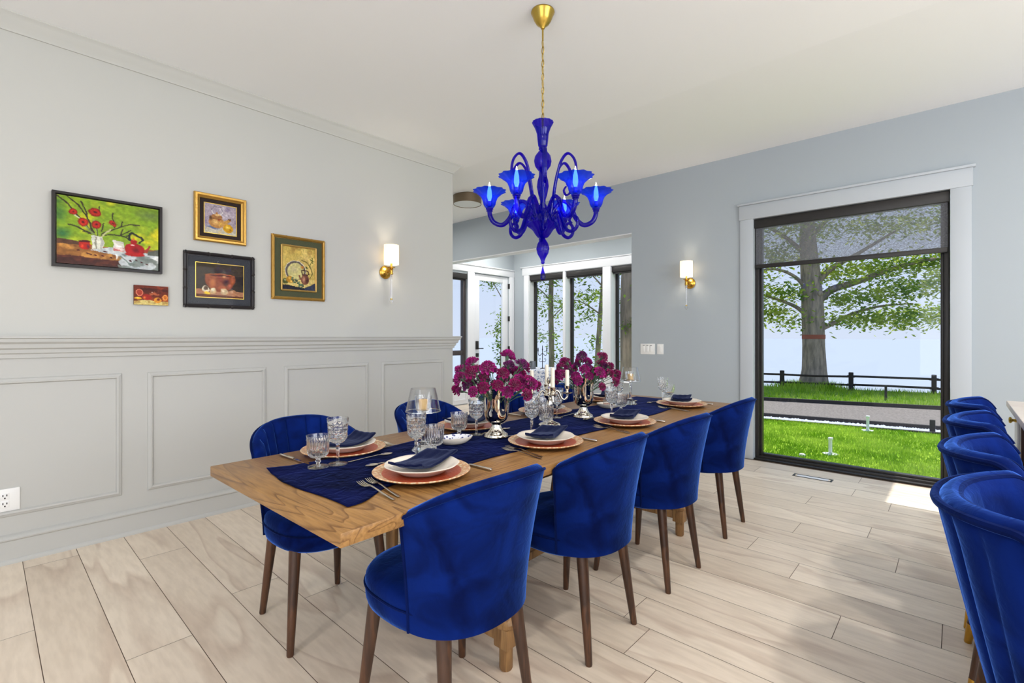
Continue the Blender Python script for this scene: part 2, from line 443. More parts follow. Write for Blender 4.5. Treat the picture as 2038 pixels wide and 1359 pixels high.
# floor: oak planks running along y, gaps on a dark underlay
fl = MB(); fl.m = 0
fl.box(-2.9, XF2 - 0.02, -3.9, YD + 0.1, -0.12, -0.003); fl.box(XF2 - 0.02, XB + 0.1, 2.65, YD + 0.1, -0.12, -0.003)
fl.m = 1
W = 0.2222; cols = []
known = {0: 3.70, 1: 2.36, 2: 3.373, 3: 2.595, -1: 2.895, 12: 0.642, 14: 0.243, 16: 0.414, 18: 0.837, 20: 0.613, 9: 1.30, 17: -0.4}
pl = []
c0 = int((-2.85 - 0.151) / W) - 1
for c in range(c0, int((XB - 0.151) / W) + 2):
    xa = 0.151 + c * W; xb = xa + W
    xa = max(xa, -2.9); xb = min(xb, XB + 0.1)
    if xb - xa < 0.02: continue
    y = known.get(c, rnd.uniform(-1, 1)) - 1.83 * 5
    while y < YD + 0.1:
        ya = max(y, -3.9 if xb < 5.36 else 2.7); yb = min(y + 1.83, YD + 0.1)
        if yb - ya > 0.01:
            n0 = len(fl.v)
            g = 0.0013
            fl.add([(xa + g, ya + g, 0), (xb - g, ya + g, 0), (xb - g, yb - g, 0), (xa + g, yb - g, 0)], [(0, 1, 2, 3)])
            pl.append((n0, (rnd.random(), rnd.random(), rnd.random(), 1)))
        y += 1.83
floor = fl.build('floor', [M['gap'], M['floor']], smooth=False, fixn=False)
ca = floor.data.color_attributes.new('Plank', 'FLOAT_COLOR', 'POINT')
for n0, c in pl:
    for k in range(4): ca.data[n0 + k].color = c
tag(floor, 'pale oak plank floor running through the dining room', 'floor', None, 'structure')

ZL = 3.016           # the ceiling over the table sits a little lower than at the window wall
def zceil(x):
    k = min(1, max(0, (x - 3.42) / (XF - 3.42))); return ZL + (ZC - ZL) * k
cm = MB(); rs = []
for x in (-2.9, 0.0, 2.0, 3.42, 3.9, 4.4, 4.9, XF, XF2):
    rs.append([(x, -3.9, zceil(x)), (x, YD + 0.15, zceil(x)), (x, YD + 0.15, ZC + 0.16), (x, -3.9, ZC + 0.16)])
cm.rings(rs)
struct('ceiling', cm.box(XF2, XB + 0.15, 2.6, YD + 0.15, ZC, ZC + 0.14), M['ceil'], 'plain off-white ceiling over the dining room', smooth=False)

w = MB(); w.m = 0; w.box(-2.9, 3.293, YL, YL + 0.15, 1.2, ZC); w.m = 1; w.box(-2.9, 3.293, YL, YL + 0.15, 0, 1.2)
struct('trim_10', MB().box(XF + 0.001, XF2 - 0.001, 2.906, YD, 2.488, 2.4995), M['white'], 'white board added to brighten the underside of the sunroom opening header', cat='trim', smooth=False)  # white board stands in for bounced sunlight on the header underside
w = MB(); w.m = 0; w.box(-2.9, 3.293, YL, YL + 0.15, 1.2, ZC); w.m = 1; w.box(-2.9, 3.293, YL, YL + 0.15, 0, 1.2)
struct('wall_left', w, [M['wall_l'], M['wains']], 'warm grey wall with pictures above panelled wainscot', smooth=False)

w = MB()
w.box(XF, XF2, -3.9, 0.045, 0, ZC); w.box(XF, XF2, 0.045, 1.53, 2.44, ZC); w.box(XF, XF2, 1.53, 2.905, 0, ZC)
w.box(XF, XF2, 2.905, YD + 0.15, 2.50, ZC)
struct('wall_far', w, M['wall_f'], 'blue-grey wall with the tall black window and the opening to the sunroom', smooth=False)
# walls behind the photographer, each with a wide opening added for a fill lamp
w = MB(); w.box(-3.05, -2.9, -3.9, -3.2, 0, ZC); w.box(-3.05, -2.9, 3.2, YL + 0.15, 0, ZC); w.box(-3.05, -2.9, -3.2, 3.2, 2.75, ZC); w.box(-3.05, -2.9, -3.2, 3.2, 0, 0.35)
struct('wall_rear', w, M['wall_l'], 'wall behind the photographer with a wide opening added for fill light', smooth=False)
w = MB(); w.box(-3.05, -2.3, -4.05, -3.9, 0, ZC); w.box(4.5, XF2, -4.05, -3.9, 0, ZC); w.box(-2.3, 4.5, -4.05, -3.9, 2.75, ZC); w.box(-2.3, 4.5, -4.05, -3.9, 0, 0.9)
struct('wall_right', w, M['wall_l'], 'kitchen side wall with a wide opening added for fill light', smooth=False)
# sunroom walls
wins = [(5.40, 6.235), (4.545, 5.345), (3.565, 4.385)]
w = MB(); ys = [2.75]
edges = sorted(wins)
prev = 2.75
for a, b in edges:
    w.box(XB, XB + 0.2, prev, a, 0, ZC); w.box(XB, XB + 0.2, a, b, 0, 0.47); w.box(XB, XB + 0.2, a, b, 2.455, ZC); prev = b
w.box(XB, XB + 0.2, prev, YD + 0.15, 0, ZC)
struct('wall_sunroom_back', w, M['wall_f'], 'sunroom back wall holding three tall windows', smooth=False)
w = MB()
w.box(XF2, 5.0, YD, YD + 0.15, 0, ZC)
w = MB(); w.box(3.3, 5.10, YD, YD + 0.15, 0, ZC); w.box(5.10, 6.03, YD, YD + 0.15, 0, 0.42); w.box(5.10, 6.03, YD, YD + 0.15, 2.40, ZC)
w.box(6.03, 6.21, YD, YD + 0.15, 0, ZC); w.box(6.21, 7.15, YD, YD + 0.15, 2.43, ZC); w.box(7.15, XB, YD, YD + 0.15, 0, ZC)
struct('wall_sunroom_door', w, M['wall_f'], 'sunroom wall holding the glazed white door', smooth=False)
struct('wall_sunroom_side', MB().box(XF2, XB + 0.15, 2.60, 2.75, -0.5, ZC), M['wall_f'], 'sunroom side wall behind the sconce wall', smooth=False)
struct('wall_hall', MB().box(2.9, 3.05, YL + 0.15, YD + 0.15, 0, ZC), M['wall_l'], 'hall wall hidden behind the picture wall', smooth=False)

# baseboards
def profile_run(mb, prof, p0, p1, ny):
    """extrude profile (out, z) from p0 to p1; ny = outward unit vector"""
    rs = []
    for p in (p0, p1):
        rs.append([(p[0] + ny[0] * o, p[1] + ny[1] * o, z) for o, z in prof])
    mb.rings(rs, True)
bprof = [(0, 0), (0.030, 0), (0.030, 0.010), (0.025, 0.020), (0.018, 0.024), (0.018, 0.124), (0.027, 0.129), (0.029, 0.137), (0.023, 0.147), (0.010, 0.154), (0, 0.157)]
b = MB(); profile_run(b, bprof, (-2.88, YL, 0), (3.293, YL, 0), (0, -1)); profile_run(b, bprof, (3.293, YL - 0.016, 0), (3.293, YL + 0.15, 0), (1, 0))
struct('baseboard_left', b, M['wains'], 'grey baseboard along the picture wall')
b = MB(); profile_run(b, bprof, (XF, 1.66, 0), (XF, 2.905, 0), (-1, 0))
struct('baseboard_far', b, M['trimw'], 'pale baseboard between the tall window and the sunroom opening')
b = MB(); profile_run(b, bprof, (XF, -3.88, 0), (XF, -0.09, 0), (-1, 0))
struct('baseboard_right', b, M['trimw'], 'pale baseboard under the wall beyond the bar stools')
# chair rail
rprof = [(0, 1.128), (0.012, 1.128), (0.014, 1.150), (0.024, 1.156), (0.026, 1.176), (0.040, 1.184), (0.044, 1.206), (0.060, 1.218), (0.062, 1.236), (0.070, 1.239), (0.070, 1.25), (0, 1.25)]
b = MB(); profile_run(b, rprof, (-2.88, YL, 0), (3.363, YL, 0), (0, -1)); profile_run(b, rprof, (3.293, YL - 0.07, 0), (3.293, YL + 0.15, 0), (1, 0))
b2 = MB()
rs = []
for k, (p, d) in enumerate((((-2.88, YL), (0, -1)), ((3.293, YL), (1, -1)), ((3.293, YL + 0.15), (1, 0)))):
    rs.append([(p[0] + d[0] * o, p[1] + d[1] * o, z) for o, z in rprof])
b2.rings(rs, True)
struct('trim_1', b2, M['wains'], 'moulded chair rail along the picture wall', cat='trim')
cprof = [(0, 2.930), (0.010, 2.930), (0.014, 2.944), (0.030, 2.962), (0.050, 2.990), (0.060, 3.004), (0.066, 3.008), (0.070, 3.012), (0.070, 3.03), (0, 3.03)]
b2 = MB(); rs = []
for p, d in (((-2.88, YL), (0, -1)), ((3.293, YL), (1, -1)), ((3.293, YL + 0.15), (1, 0))):
    rs.append([(p[0] + d[0] * o * 1.0, p[1] + d[1] * o, z) for o, z in cprof])
b2.rings(rs, True)
struct('trim_2', b2, M['crown'], 'crown moulding where the picture wall meets the ceiling', cat='trim')
# wainscot picture-frame mouldings
mprof = [(0.0, 0.0), (0.004, 0.008), (0.012, 0.011), (0.018, 0.016), (0.026, 0.014), (0.030, 0.006), (0.032, 0.0)]
def panel_mould(x0, x1, z0, z1):
    mb = MB(); rs = []
    for (cx, cz, sx, sz) in ((x0, z0, 1, 1), (x1, z0, -1, 1), (x1, z1, -1, -1), (x0, z1, 1, -1)):
        rs.append([(cx + sx * a, YL - h, cz + sz * a) for a, h in mprof])
    rs.append(rs[0]); mb.rings(rs, False, False, False); return mb
for i, (a, b_, nm) in enumerate(((-0.142, 0.591, 'beside the wall outlet'), (0.719, 1.452, 'under the black-framed egg picture'), (1.582, 2.315, 'second from the sunroom opening'), (2.443, 3.173, 'nearest the sunroom opening'))):
    struct('trim_%d' % (i + 3), panel_mould(a, b_, 0.256, 1.018), M['wains'], 'rectangular wainscot moulding ' + nm, cat='trim', angle=25)
# upper mouldings in the unseen rest of the wall stay plain

# ---------------------------------------------------------------- tall window
def frame_rect(mb, x0, x1, y0, y1, z0, z1, t, b=0.004):
    """picture-window frame in an x-facing wall"""
    mb.bbox(x0, x1, y0, y0 + t, z0, z1, b); mb.bbox(x0, x1, y1 - t, y1, z0, z1, b)
    mb.bbox(x0, x1, y0 + t, y1 - t, z0, z0 + t, b); mb.bbox(x0, x1, y0 + t, y1 - t, z1 - t, z1, b)
f = MB(); frame_rect(f, 5.35, 5.46, 0.047, 1.528, 0.0, 2.438, 0.036); frame_rect(f, 5.38, 5.44, 0.083, 1.492, 0.036, 2.40, 0.022); f.bbox(5.30, 5.36, 0.05, 1.525, 0.0, 0.016, 0.003)
win = struct('window_1', f, M['blackal'], 'tall black picture window onto the lawn and the big tree')
MB().box(5.405, 5.411, 0.104, 1.471, 0.057, 2.38).build('pane', M['pane'], win, smooth=False)
c = MB(); c.bbox(XF - 0.022, XF, 1.53, 1.655, 0, 2.44, 0.003); c.bbox(XF - 0.022, XF, -0.082, 0.045, 0, 2.44, 0.003)
c.bbox(XF - 0.026, XF, -0.090, 1.663, 2.44, 2.585, 0.003); c.bbox(XF - 0.045, XF, -0.105, 1.678, 2.585, 2.605, 0.003)
c.build('casing', M['trimw'], win)

# sunroom windows (numbered), each frame, pane, sill and head casing its own part
def sun_window(n, a, b, label):
    f = MB(); frame_rect(f, XB + 0.135, XB + 0.195, a, b, 0.47, 2.455, 0.05)
    wn = struct('window_%d' % n, f, M['blackal'], label)
    MB().box(XB + 0.16, XB + 0.166, a + 0.055, b - 0.055, 0.525, 2.40).build('pane', M['pane'], wn, smooth=False)
    MB().bbox(XB - 0.05, XB + 0.134, a + 0.001, b - 0.001, 0.4705, 0.482, 0.004).build('sill', M['white'], wn)
sun_window(2, *wins[0], 'sunroom window nearest the glazed white door')
sun_window(3, *wins[1], 'middle window of the three in the sunroom back wall')
sun_window(4, *wins[2], 'sunroom window showing the thick tree trunk')
c = MB()
for a, b_ in ((4.385, 4.545), (5.345, 5.40), (3.42, 3.565), (6.235, 6.36)): c.bbox(XB - 0.022, XB, a, b_, 0.0, 2.455, 0.003)

for a, b_ in wins:
    c.box(XB, XB + 0.134, a, a + 0.006, 0.482, 2.452); c.box(XB, XB + 0.134, b_ - 0.006, b_, 0.482, 2.452); c.box(XB, XB + 0.134, a, b_, 2.446, 2.4525)
c.bbox(XB - 0.026, XB, 3.40, 6.40, 2.455, 2.60, 0.003); c.bbox(XB - 0.045, XB, 3.38, 6.44, 2.60, 2.618, 0.003)
struct('trim_7', c, M['white'], 'white casing joining the three sunroom windows', cat='trim')
f = MB()
def frame_y(mb, x0, x1, y0, y1, z0, z1, t, b=0.004):
    mb.bbox(x0, x0 + t, y0, y1, z0, z1, b); mb.bbox(x1 - t, x1, y0, y1, z0, z1, b)
    mb.bbox(x0 + t, x1 - t, y0, y1, z0, z0 + t, b); mb.bbox(x0 + t, x1 - t, y0, y1, z1 - t, z1, b)
frame_y(f, 5.10, 6.03, YD + 0.04, YD + 0.12, 0.42, 2.40, 0.06); f.bbox(5.16, 5.97, YD + 0.05, YD + 0.11, 0.90, 0.99, 0.004)
wn = struct('window_5', f, M['bronzeal'], 'dark framed sunroom window left of the glazed door')
MB().box(5.16, 5.97, YD + 0.075, YD + 0.081, 0.48, 2.34).build('pane', M['pane'], wn, smooth=False)
MB().bbox(5.06, 6.07, YD - 0.05, YD + 0.05, 0.40, 0.424, 0.004).build('sill', M['white'], wn)
c = MB(); c.bbox(6.03, 6.20, YD - 0.022, YD, 0, 2.44, 0.003); c.bbox(7.155, 7.29, YD - 0.022, YD, 0, 2.44, 0.003); c.bbox(4.9, 7.295, YD - 0.026, YD, 2.44, 2.56, 0.003); c.bbox(4.88, 7.30, YD - 0.045, YD, 2.56, 2.58, 0.003)
struct('trim_8', c, M['white'], 'white casing around the glazed sunroom door', cat='trim')
# sunroom door
d = MB(); d.bbox(6.212, 6.36, YD + 0.02, YD + 0.065, 0.012, 2.425, 0.003); d.bbox(7.0, 7.148, YD + 0.02, YD + 0.065, 0.012, 2.425, 0.003)
d.bbox(6.36, 7.0, YD + 0.02, YD + 0.065, 0.012, 0.28, 0.003); d.bbox(6.36, 7.0, YD + 0.02, YD + 0.065, 2.31, 2.425, 0.003)
door = struct('door_1', d, M['white'], 'white full-glass door from the sunroom to the lake side')
MB().box(6.36, 7.0, YD + 0.04, YD + 0.046, 0.28, 2.31).build('pane', M['pane'], door, smooth=False)
k = MB(); k.bbox(6.255, 6.315, YD - 0.01, YD + 0.02, 1.0, 1.16, 0.006); k.tube([(6.285, YD - 0.01, 1.02), (6.285, YD - 0.05, 1.02), (6.39, YD - 0.055, 1.02)], 0.009)
k.bbox(6.26, 6.32, YD - 0.008, YD + 0.02, 0.86, 0.93, 0.006)
k.build('door_handle', M['blackal'], door)
for z in (0.35, 0.95, 1.55, 2.2):
    MB().bbox(7.142, 7.160, YD - 0.026, YD + 0.02, z, z + 0.10, 0.003).build('hinge', M['blackal'], door)
# white panelled dado under the sunroom side window
c = MB(); c.box(5.06, 6.05, YD - 0.018, YD, 0.02, 0.40)
for a, b_ in ((5.12, 5.48), (5.66, 6.0)): frame_y(c, a, b_, YD - 0.03, YD - 0.018, 0.08, 0.36, 0.03, 0.003)
struct('trim_9', c, M['white'], 'white panelled dado under the dark sunroom side window', cat='trim')

# ---------------------------------------------------------------- roller blinds
def blind(name_label, x0, x1, y0, y1, ztop, zval, zbot):
    t = thing('roller_blind', name_label, 'blind', (0, 0, 0))
    MB().bbox(x0, x1, y0, y1, zval, ztop, 0.006).build('cassette', M['blackal'], t)
    return t
t = blind('half-lowered dark screen blind in the tall window', 5.312, 5.40, 0.047, 1.528, 2.436, 2.345, 0)
MB().box(5.328, 5.330, 0.06, 1.515, 1.975, 2.35).build('screen_fabric', M['screen'], t, smooth=False)
MB().bbox(5.320, 5.338, 0.06, 1.515, 1.935, 1.978, 0.005).build('hem_bar', M['blackal'], t)
for (a, b_), nm in zip(wins, ('nearest the glazed door', 'in the middle', 'showing the thick trunk')):
    t = blind('rolled-up dark blind on the sunroom window ' + nm, XB + 0.004, XB + 0.085, a + 0.008, b_ - 0.008, 2.444, 2.345, 0)
    MB().bbox(XB + 0.02, XB + 0.04, a + 0.05, b_ - 0.02, 2.315, 2.345, 0.004).build('hem_bar', M['blackal'], t)
t = thing('roller_blind', 'rolled-up dark blind on the window left of the glazed door', 'blind')
MB().bbox(5.105, 6.025, YD - 0.005, YD + 0.075, 2.30, 2.395, 0.006).build('cassette', M['blackal'], t)
MB().bbox(5.13, 6.0, YD + 0.02, YD + 0.04, 2.27, 2.30, 0.004).build('hem_bar', M['blackal'], t)

# ---------------------------------------------------------------- plates on the walls, floor vent
def wall_plate(name, label, cat, mk):
    t = thing(name, label, cat); mk(t); return t
def outlet(t):
    MB().bbox(0.02, 0.142, YL - 0.007, YL - 0.0005, 0.288, 0.412, 0.003).build('cover_plate', M['plastic'], t)
    for z in (0.372, 0.328):
        so = MB().bbox(0.066, 0.100, YL - 0.010, YL - 0.006, z - 0.018, z + 0.018, 0.003).build('socket', M['plastic'], t)
        for (a, b, c, d) in ((0.074, 0.078, z, z + 0.010), (0.089, 0.093, z, z + 0.010), (0.0805, 0.0865, z - 0.013, z - 0.006)):
            MB().box(a, b, YL - 0.0112, YL - 0.0095, c, d).build('slot', M['slot'], so, smooth=False)
wall_plate('wall_outlet', 'white wall outlet in the panelled wainscot', 'outlet', outlet)
def sw_wide(t):
    MB().bbox(XF - 0.007, XF - 0.0005, 2.602, 2.785, 1.038, 1.162, 0.003).build('cover_plate', M['plastic'], t)
    for i in range(3):
        y = 2.65 + i * 0.046
        k = MB().bbox(XF - 0.011, XF - 0.006, y - 0.014, y + 0.014, 1.065, 1.135, 0.003).build('rocker', M['plastic'], t)
        MB().box(XF - 0.0085, XF - 0.0069, y - 0.012, y + 0.012, 1.141, 1.147).build('indicator', M['slot'], k, smooth=False)
wall_plate('light_switch', 'wide white triple light switch on the blue-grey wall', 'light switch', sw_wide)
def sw_one(t):
    MB().bbox(XF - 0.007, XF - 0.0005, 2.495, 2.574, 1.042, 1.160, 0.003).build('cover_plate', M['plastic'], t)
    MB().bbox(XF - 0.011, XF - 0.006, 2.520, 2.549, 1.066, 1.136, 0.003).build('rocker', M['plastic'], t)
wall_plate('light_switch', 'narrow white single light switch beside the wider one', 'light switch', sw_one)
t = thing('floor_vent', 'slim black-rimmed floor vent near the tall window', 'vent', (4.955, 0.945, 0))
f = MB(); f.box(-0.045, 0.045, -0.15, -0.135, 0.0, 0.003); f.box(-0.045, 0.045, 0.135, 0.15, 0.0, 0.003); f.box(-0.045, -0.034, -0.135, 0.135, 0.0, 0.003); f.box(0.034, 0.045, -0.135, 0.135, 0.0, 0.003)
f.build('rim', M['blackal'], t, smooth=False)
MB().box(-0.026, 0.026, -0.118, 0.118, 0.0, 0.0025).build('plank_inset', M['white'], t, smooth=False)
t2 = thing('wall_outlet', 'white wall outlet under the dark sunroom side window', 'outlet')
MB().bbox(5.535, 5.605, YD - 0.026, YD - 0.0185, 0.19, 0.31, 0.003).build('cover_plate', M['plastic'], t2)
MB().bbox(5.553, 5.587, YD - 0.029, YD - 0.025, 0.21, 0.29, 0.003).build('socket', M['plastic'], t2)
tag(MB().bbox(6.3, 7.05, 6.1, 6.52, 0.0, 0.012, 0.004).build('door_mat', M['mat']), 'dark green mat inside the glazed sunroom door', 'mat')

# ---------------------------------------------------------------- flush ceiling light in the hall
ZF = zceil(4.31)
t = thing('ceiling_light', 'round bronze flush light on the ceiling beside the wall end', 'ceiling light', (4.22, 4.65, 0))
MB().lathe([(0.0, ZF), (0.165, ZF), (0.165, ZF - 0.02), (0.0, ZF - 0.02)], 40).build('mount', M['blackal'], t)
MB().lathe([(0.178, ZF - 0.012), (0.182, ZF - 0.012), (0.182, ZF - 0.120), (0.178, ZF - 0.124), (0.174, ZF - 0.120), (0.174, ZF - 0.02)], 48, cap0=False, cap1=False).build('drum', M['bronze'], t)
MB().lathe([(0.0, ZF - 0.112), (0.173, ZF - 0.112), (0.173, ZF - 0.118), (0.0, ZF - 0.118)], 48).build('diffuser', M['diffuser'], t)
# ---------------------------------------------------------------- sconces
def sconce(label, loc, rz):
    """built facing -y (out of the wall), wall at y = 0"""
    t = thing('wall_sconce', label, 'wall lamp', loc, rz, 'gold wall sconces')
    def turned(prof, seg=28):
        m = MB(); m.lathe(prof, seg); m.xf(Matrix.Rotation(R(90), 4, 'X')); return m      # z -> -y
    turned([(0.0, 0.0), (0.058, 0.0), (0.060, 0.006), (0.056, 0.012), (0.040, 0.020), (0.026, 0.024), (0.016, 0.034), (0.012, 0.05), (0.0, 0.052)]).build('backplate', M['gold'], t)
    m = MB(); m.tube([(0, -0.04, 0), (0, -0.104, 0)], 0.0085, 12)
    m.lathe([(0.0, -0.028), (0.014, -0.028), (0.017, -0.02), (0.013, -0.008), (0.015, 0.0), (0.013, 0.012), (0.018, 0.018), (0.014, 0.026), (0.034, 0.034), (0.034, 0.038), (0.010, 0.04), (0.010, 0.075), (0.0, 0.075)], 24, c=(0, -0.104, 0))
    m.build('arm', M['gold'], t)
    s = MB(); s.lathe([(0.066, 0.062), (0.066, 0.235), (0.0645, 0.235), (0.0645, 0.062)], 40, c=(0, -0.104, 0), cap0=False, cap1=False)
    s.rings([[(0.066 * math.cos(a), -0.104 + 0.066 * math.sin(a), 0.062) for a in [2 * PI * i / 40 for i in range(40)]], [(0.0645 * math.cos(a), -0.104 + 0.0645 * math.sin(a), 0.062) for a in [2 * PI * i / 40 for i in range(40)]]], True, False, False)
    s.build('lamp_shade', M['shade'], t)
    b = MB(); b.lathe([(0.0, 0.075), (0.012, 0.078), (0.02, 0.11), (0.018, 0.14), (0.0, 0.158)], 20, c=(0, -0.104, 0)); b.build('bulb', M['bulbwarm'], t)
    g = MB(); g.lathe([(0.0, -0.245), (0.0085, -0.245), (0.0085, -0.028), (0.0, -0.028)], 12, c=(0, -0.104, 0)); g.build('crystal_rod', M['crystal'], t)
    g = MB(); g.lathe([(0.0, -0.292), (0.010, -0.288), (0.017, -0.272), (0.012, -0.256), (0.0, -0.252)], 8, c=(0, -0.104, 0)); g.build('crystal_drop', M['crystal'], t, angle=15)
    g = MB(); g.lathe([(0.0, -0.254), (0.010, -0.253), (0.010, -0.244), (0.0, -0.243)], 14, c=(0, -0.104, 0)); g.build('collar', M['brass'], t)
    return t
sconce('gold sconce with lit white shade on the picture wall', (2.485, YL, 1.832), 0)
sconce('gold sconce with lit white shade on the blue-grey wall', (XF, 2.185, 1.835), R(-90))

# ---------------------------------------------------------------- paintings
class Pic:
    def __init__(s, w, h, col):
        s.w, s.h = w, h
        s.a = np.zeros((h, w, 3)); s.a[:] = col
        yy, xx = np.mgrid[0:h, 0:w]; s.x = (xx + 0.5) / w; s.y = (yy + 0.5) / h; s.asp = w / h
        s.r = np.random.RandomState(5)
    def blend(s, m, col):
        m = np.clip(m, 0, 1)[..., None]; s.a = s.a * (1 - m) + np.array(col) * m
    def noise(s, f, seed=0):
        r = np.random.RandomState(seed); out = np.zeros((s.h, s.w)); amp = 1.0
        for o in range(4):
            n = f * 2 ** o; g = r.rand(n + 2, n + 2)
            u = s.x * n; v = s.y * n; i = u.astype(int); j = v.astype(int); fu = u - i; fv = v - j
            fu = fu * fu * (3 - 2 * fu); fv = fv * fv * (3 - 2 * fv)
            out += amp * ((g[j, i] * (1 - fu) + g[j, i + 1] * fu) * (1 - fv) + (g[j + 1, i] * (1 - fu) + g[j + 1, i + 1] * fu) * fv); amp *= 0.5
        return out / 1.875
    def patch(s, col, f, seed, thr=0.5, soft=0.12, amt=1.0, region=None):
        m = np.clip((s.noise(f, seed) - thr) / soft, 0, 1) * amt
        if region is not None: m = m * region
        s.blend(m, col)
    def ell(s, cx, cy, rx, ry, col, rot=0.0, soft=0.08, amt=1.0):
        c, q = math.cos(rot), math.sin(rot)
        dx = (s.x - cx); dy = (s.y - cy)
        u = (dx * c + dy * q / s.asp) / rx; v = (-dx * q * s.asp + dy * c) / ry
        d = np.sqrt(u * u + v * v); s.blend(np.clip((1 - d) / soft, 0, 1) * amt, col)
    def ring(s, cx, cy, rx, ry, th, col, amt=1.0):
        d = np.abs(np.sqrt(((s.x - cx) / rx) ** 2 + ((s.y - cy) / ry) ** 2) - 1) * rx
        s.blend(np.clip((th - d) / (th * 0.6), 0, 1) * amt, col)
    def poly(s, pts, col, amt=1.0):
        m = np.zeros((s.h, s.w), bool); n = len(pts)
        for i in range(n):
            x0, y0 = pts[i]; x1, y1 = pts[(i + 1) % n]
            if y0 == y1: continue
            cond = ((s.y < y0) != (s.y < y1)) & (s.x < (x1 - x0) * (s.y - y0) / (y1 - y0) + x0); m ^= cond
        s.blend(m * amt, col); return m
    def line(s, pts, th, col, amt=1.0):
        for (x0, y0), (x1, y1) in zip(pts[:-1], pts[1:]):
            dx, dy = (x1 - x0) * s.asp, y1 - y0; L = dx * dx + dy * dy + 1e-12
            t = np.clip(((s.x - x0) * s.asp * dx + (s.y - y0) * dy) / L, 0, 1)
            d = np.hypot((s.x - x0) * s.asp - t * dx, s.y - y0 - t * dy)
            s.blend(np.clip((th - d) / (th * 0.5), 0, 1) * amt, col)
    def mesh(s, name, x0, x1, z0, z1, y, parent, rough=0.35, thick=0.0):
        w, h = s.w, s.h
        # brush texture: the strokes wander and vary in tone
        dx = ((s.noise(14, 91) - 0.5) * 0.030 * w); dy = ((s.noise(14, 92) - 0.5) * 0.030 * h)
        yy, xx = np.mgrid[0:h, 0:w]
        s.a = s.a[np.clip((yy + dy).round().astype(int), 0, h - 1), np.clip((xx + dx).round().astype(int), 0, w - 1)]
        s.a = np.clip(s.a * (0.80 + 0.36 * s.noise(30, 93))[..., None] + (s.noise(18, 94) - 0.5)[..., None] * np.array((26, 18, 10)), 0, 255)
        xs = np.linspace(x0, x1, w); zs = np.linspace(z1, z0, h)
        X, Z = np.meshgrid(xs, zs); co = np.stack([X, np.full_like(X, y), Z], -1).reshape(-1, 3)
        idx = np.arange(w * h).reshape(h, w)
        f = np.stack([idx[:-1, :-1], idx[1:, :-1], idx[1:, 1:], idx[:-1, 1:]], -1).reshape(-1, 4)
        me = bpy.data.meshes.new(name); me.from_pydata(co.tolist(), [], f.tolist())
        ca = me.color_attributes.new('Paint', 'FLOAT_COLOR', 'POINT')
        l = s.a / 255.0; l = np.where(l <= 0.04045, l / 12.92, ((l + 0.055) / 1.055) ** 2.4)
        ca.data.foreach_set('color', np.concatenate([l, np.ones((h, w, 1))], -1).reshape(-1).astype(np.float32))
        me.materials.append(painted('%s_oil' % name, rough))
        o = bpy.data.objects.new(name, me); COL.objects.link(o)
        if parent: o.parent = parent
        return o
def frame_y2(mb, x0, x1, z0, z1, prof):
    """moulded frame; prof = (inset, out)"""
    rs = []
    for (cx, cz, sx, sz) in ((x0, z0, 1, 1), (x1, z0, -1, 1), (x1, z1, -1, -1), (x0, z1, 1, -1)):
        rs.append([(cx + sx * a, -h, cz + sz * a) for a, h in prof])
    rs.append(rs[0]); mb.rings(rs, True, False, False)
def bamboo(mb, x0, x1, z0, z1, r, out, n=4):
    """rod frame with raised nodes"""
    for (a, b) in (((x0, z0), (x1, z0)), ((x1, z0), (x1, z1)), ((x1, z1), (x0, z1)), ((x0, z1), (x0, z0))):
        pts = []; rr = []
        for i in range(41):
            u = i / 40; d = min(abs(u * n - round(u * n)), 1) ; k = 1.22 if d < 0.045 else (0.86 if d < 0.09 else 1.0)
            pts.append((a[0] + (b[0] - a[0]) * u, -out, a[1] + (b[1] - a[1]) * u)); rr.append(r * k)
        mb.tube(pts, rr, 8)
def pic_thing(label, x, z, w, h):
    return thing('framed_painting', label, 'picture', (x, YL - 0.0005, z), 0, 'oil paintings on the picture wall')

# 1: red gerberas and a red kettle
p = Pic(210, 174, (132, 164, 38))
p.patch((184, 196, 44), 3, 1, 0.45, 0.2); p.patch((214, 206, 36), 4, 2, 0.56, 0.15); p.patch((84, 128, 52), 3, 3, 0.58, 0.15); p.patch((60, 110, 66), 2, 9, 0.62, 0.1, 0.8)
p.ell(0.05, 0.56, 0.12, 0.12, (58, 110, 62), soft=0.9); p.ell(0.9, 0.12, 0.2, 0.12, (104, 128, 60), soft=0.9)
p.poly([(0, 0.64), (0.5, 0.70), (1, 0.66), (1, 1), (0, 1)], (150, 98, 48)); p.poly([(0, .64), (.25, .66), (.25, .7), (0, .72)], (92, 60, 42))
p.patch((206, 146, 70), 7, 4, 0.5, 0.1, 0.8, (p.y > 0.72) * 1.0); p.patch((120, 70, 40), 9, 6, 0.56, 0.1, 0.7, (p.y > 0.72) * 1.0)
p.poly([(0, 0.87), (0.62, 0.90), (0.62, 1), (0, 1)], (92, 46, 34)); p.patch((60, 30, 28), 8, 12, 0.5, 0.1, 0.7, (p.y > 0.9) * 1.0)
p.poly([(0.30, 0.76), (0.5, 0.70), (1, 0.74), (1, 1), (0.62, 1), (0.58, 0.9), (0.62, 0.83)], (196, 202, 204))
p.patch((236, 238, 236), 6, 5, 0.5, 0.1, 0.9, ((p.x > 0.55) & (p.y > 0.76)) * 1.0); p.patch((120, 130, 124), 7, 7, 0.58, 0.08, 0.9, ((p.x > 0.58) & (p.y > 0.78)) * 1.0)
p.poly([(0.88, 0.70), (1, 0.66), (1, 0.76), (0.88, 0.76)], (96, 100, 92))
br = (58, 54, 32)
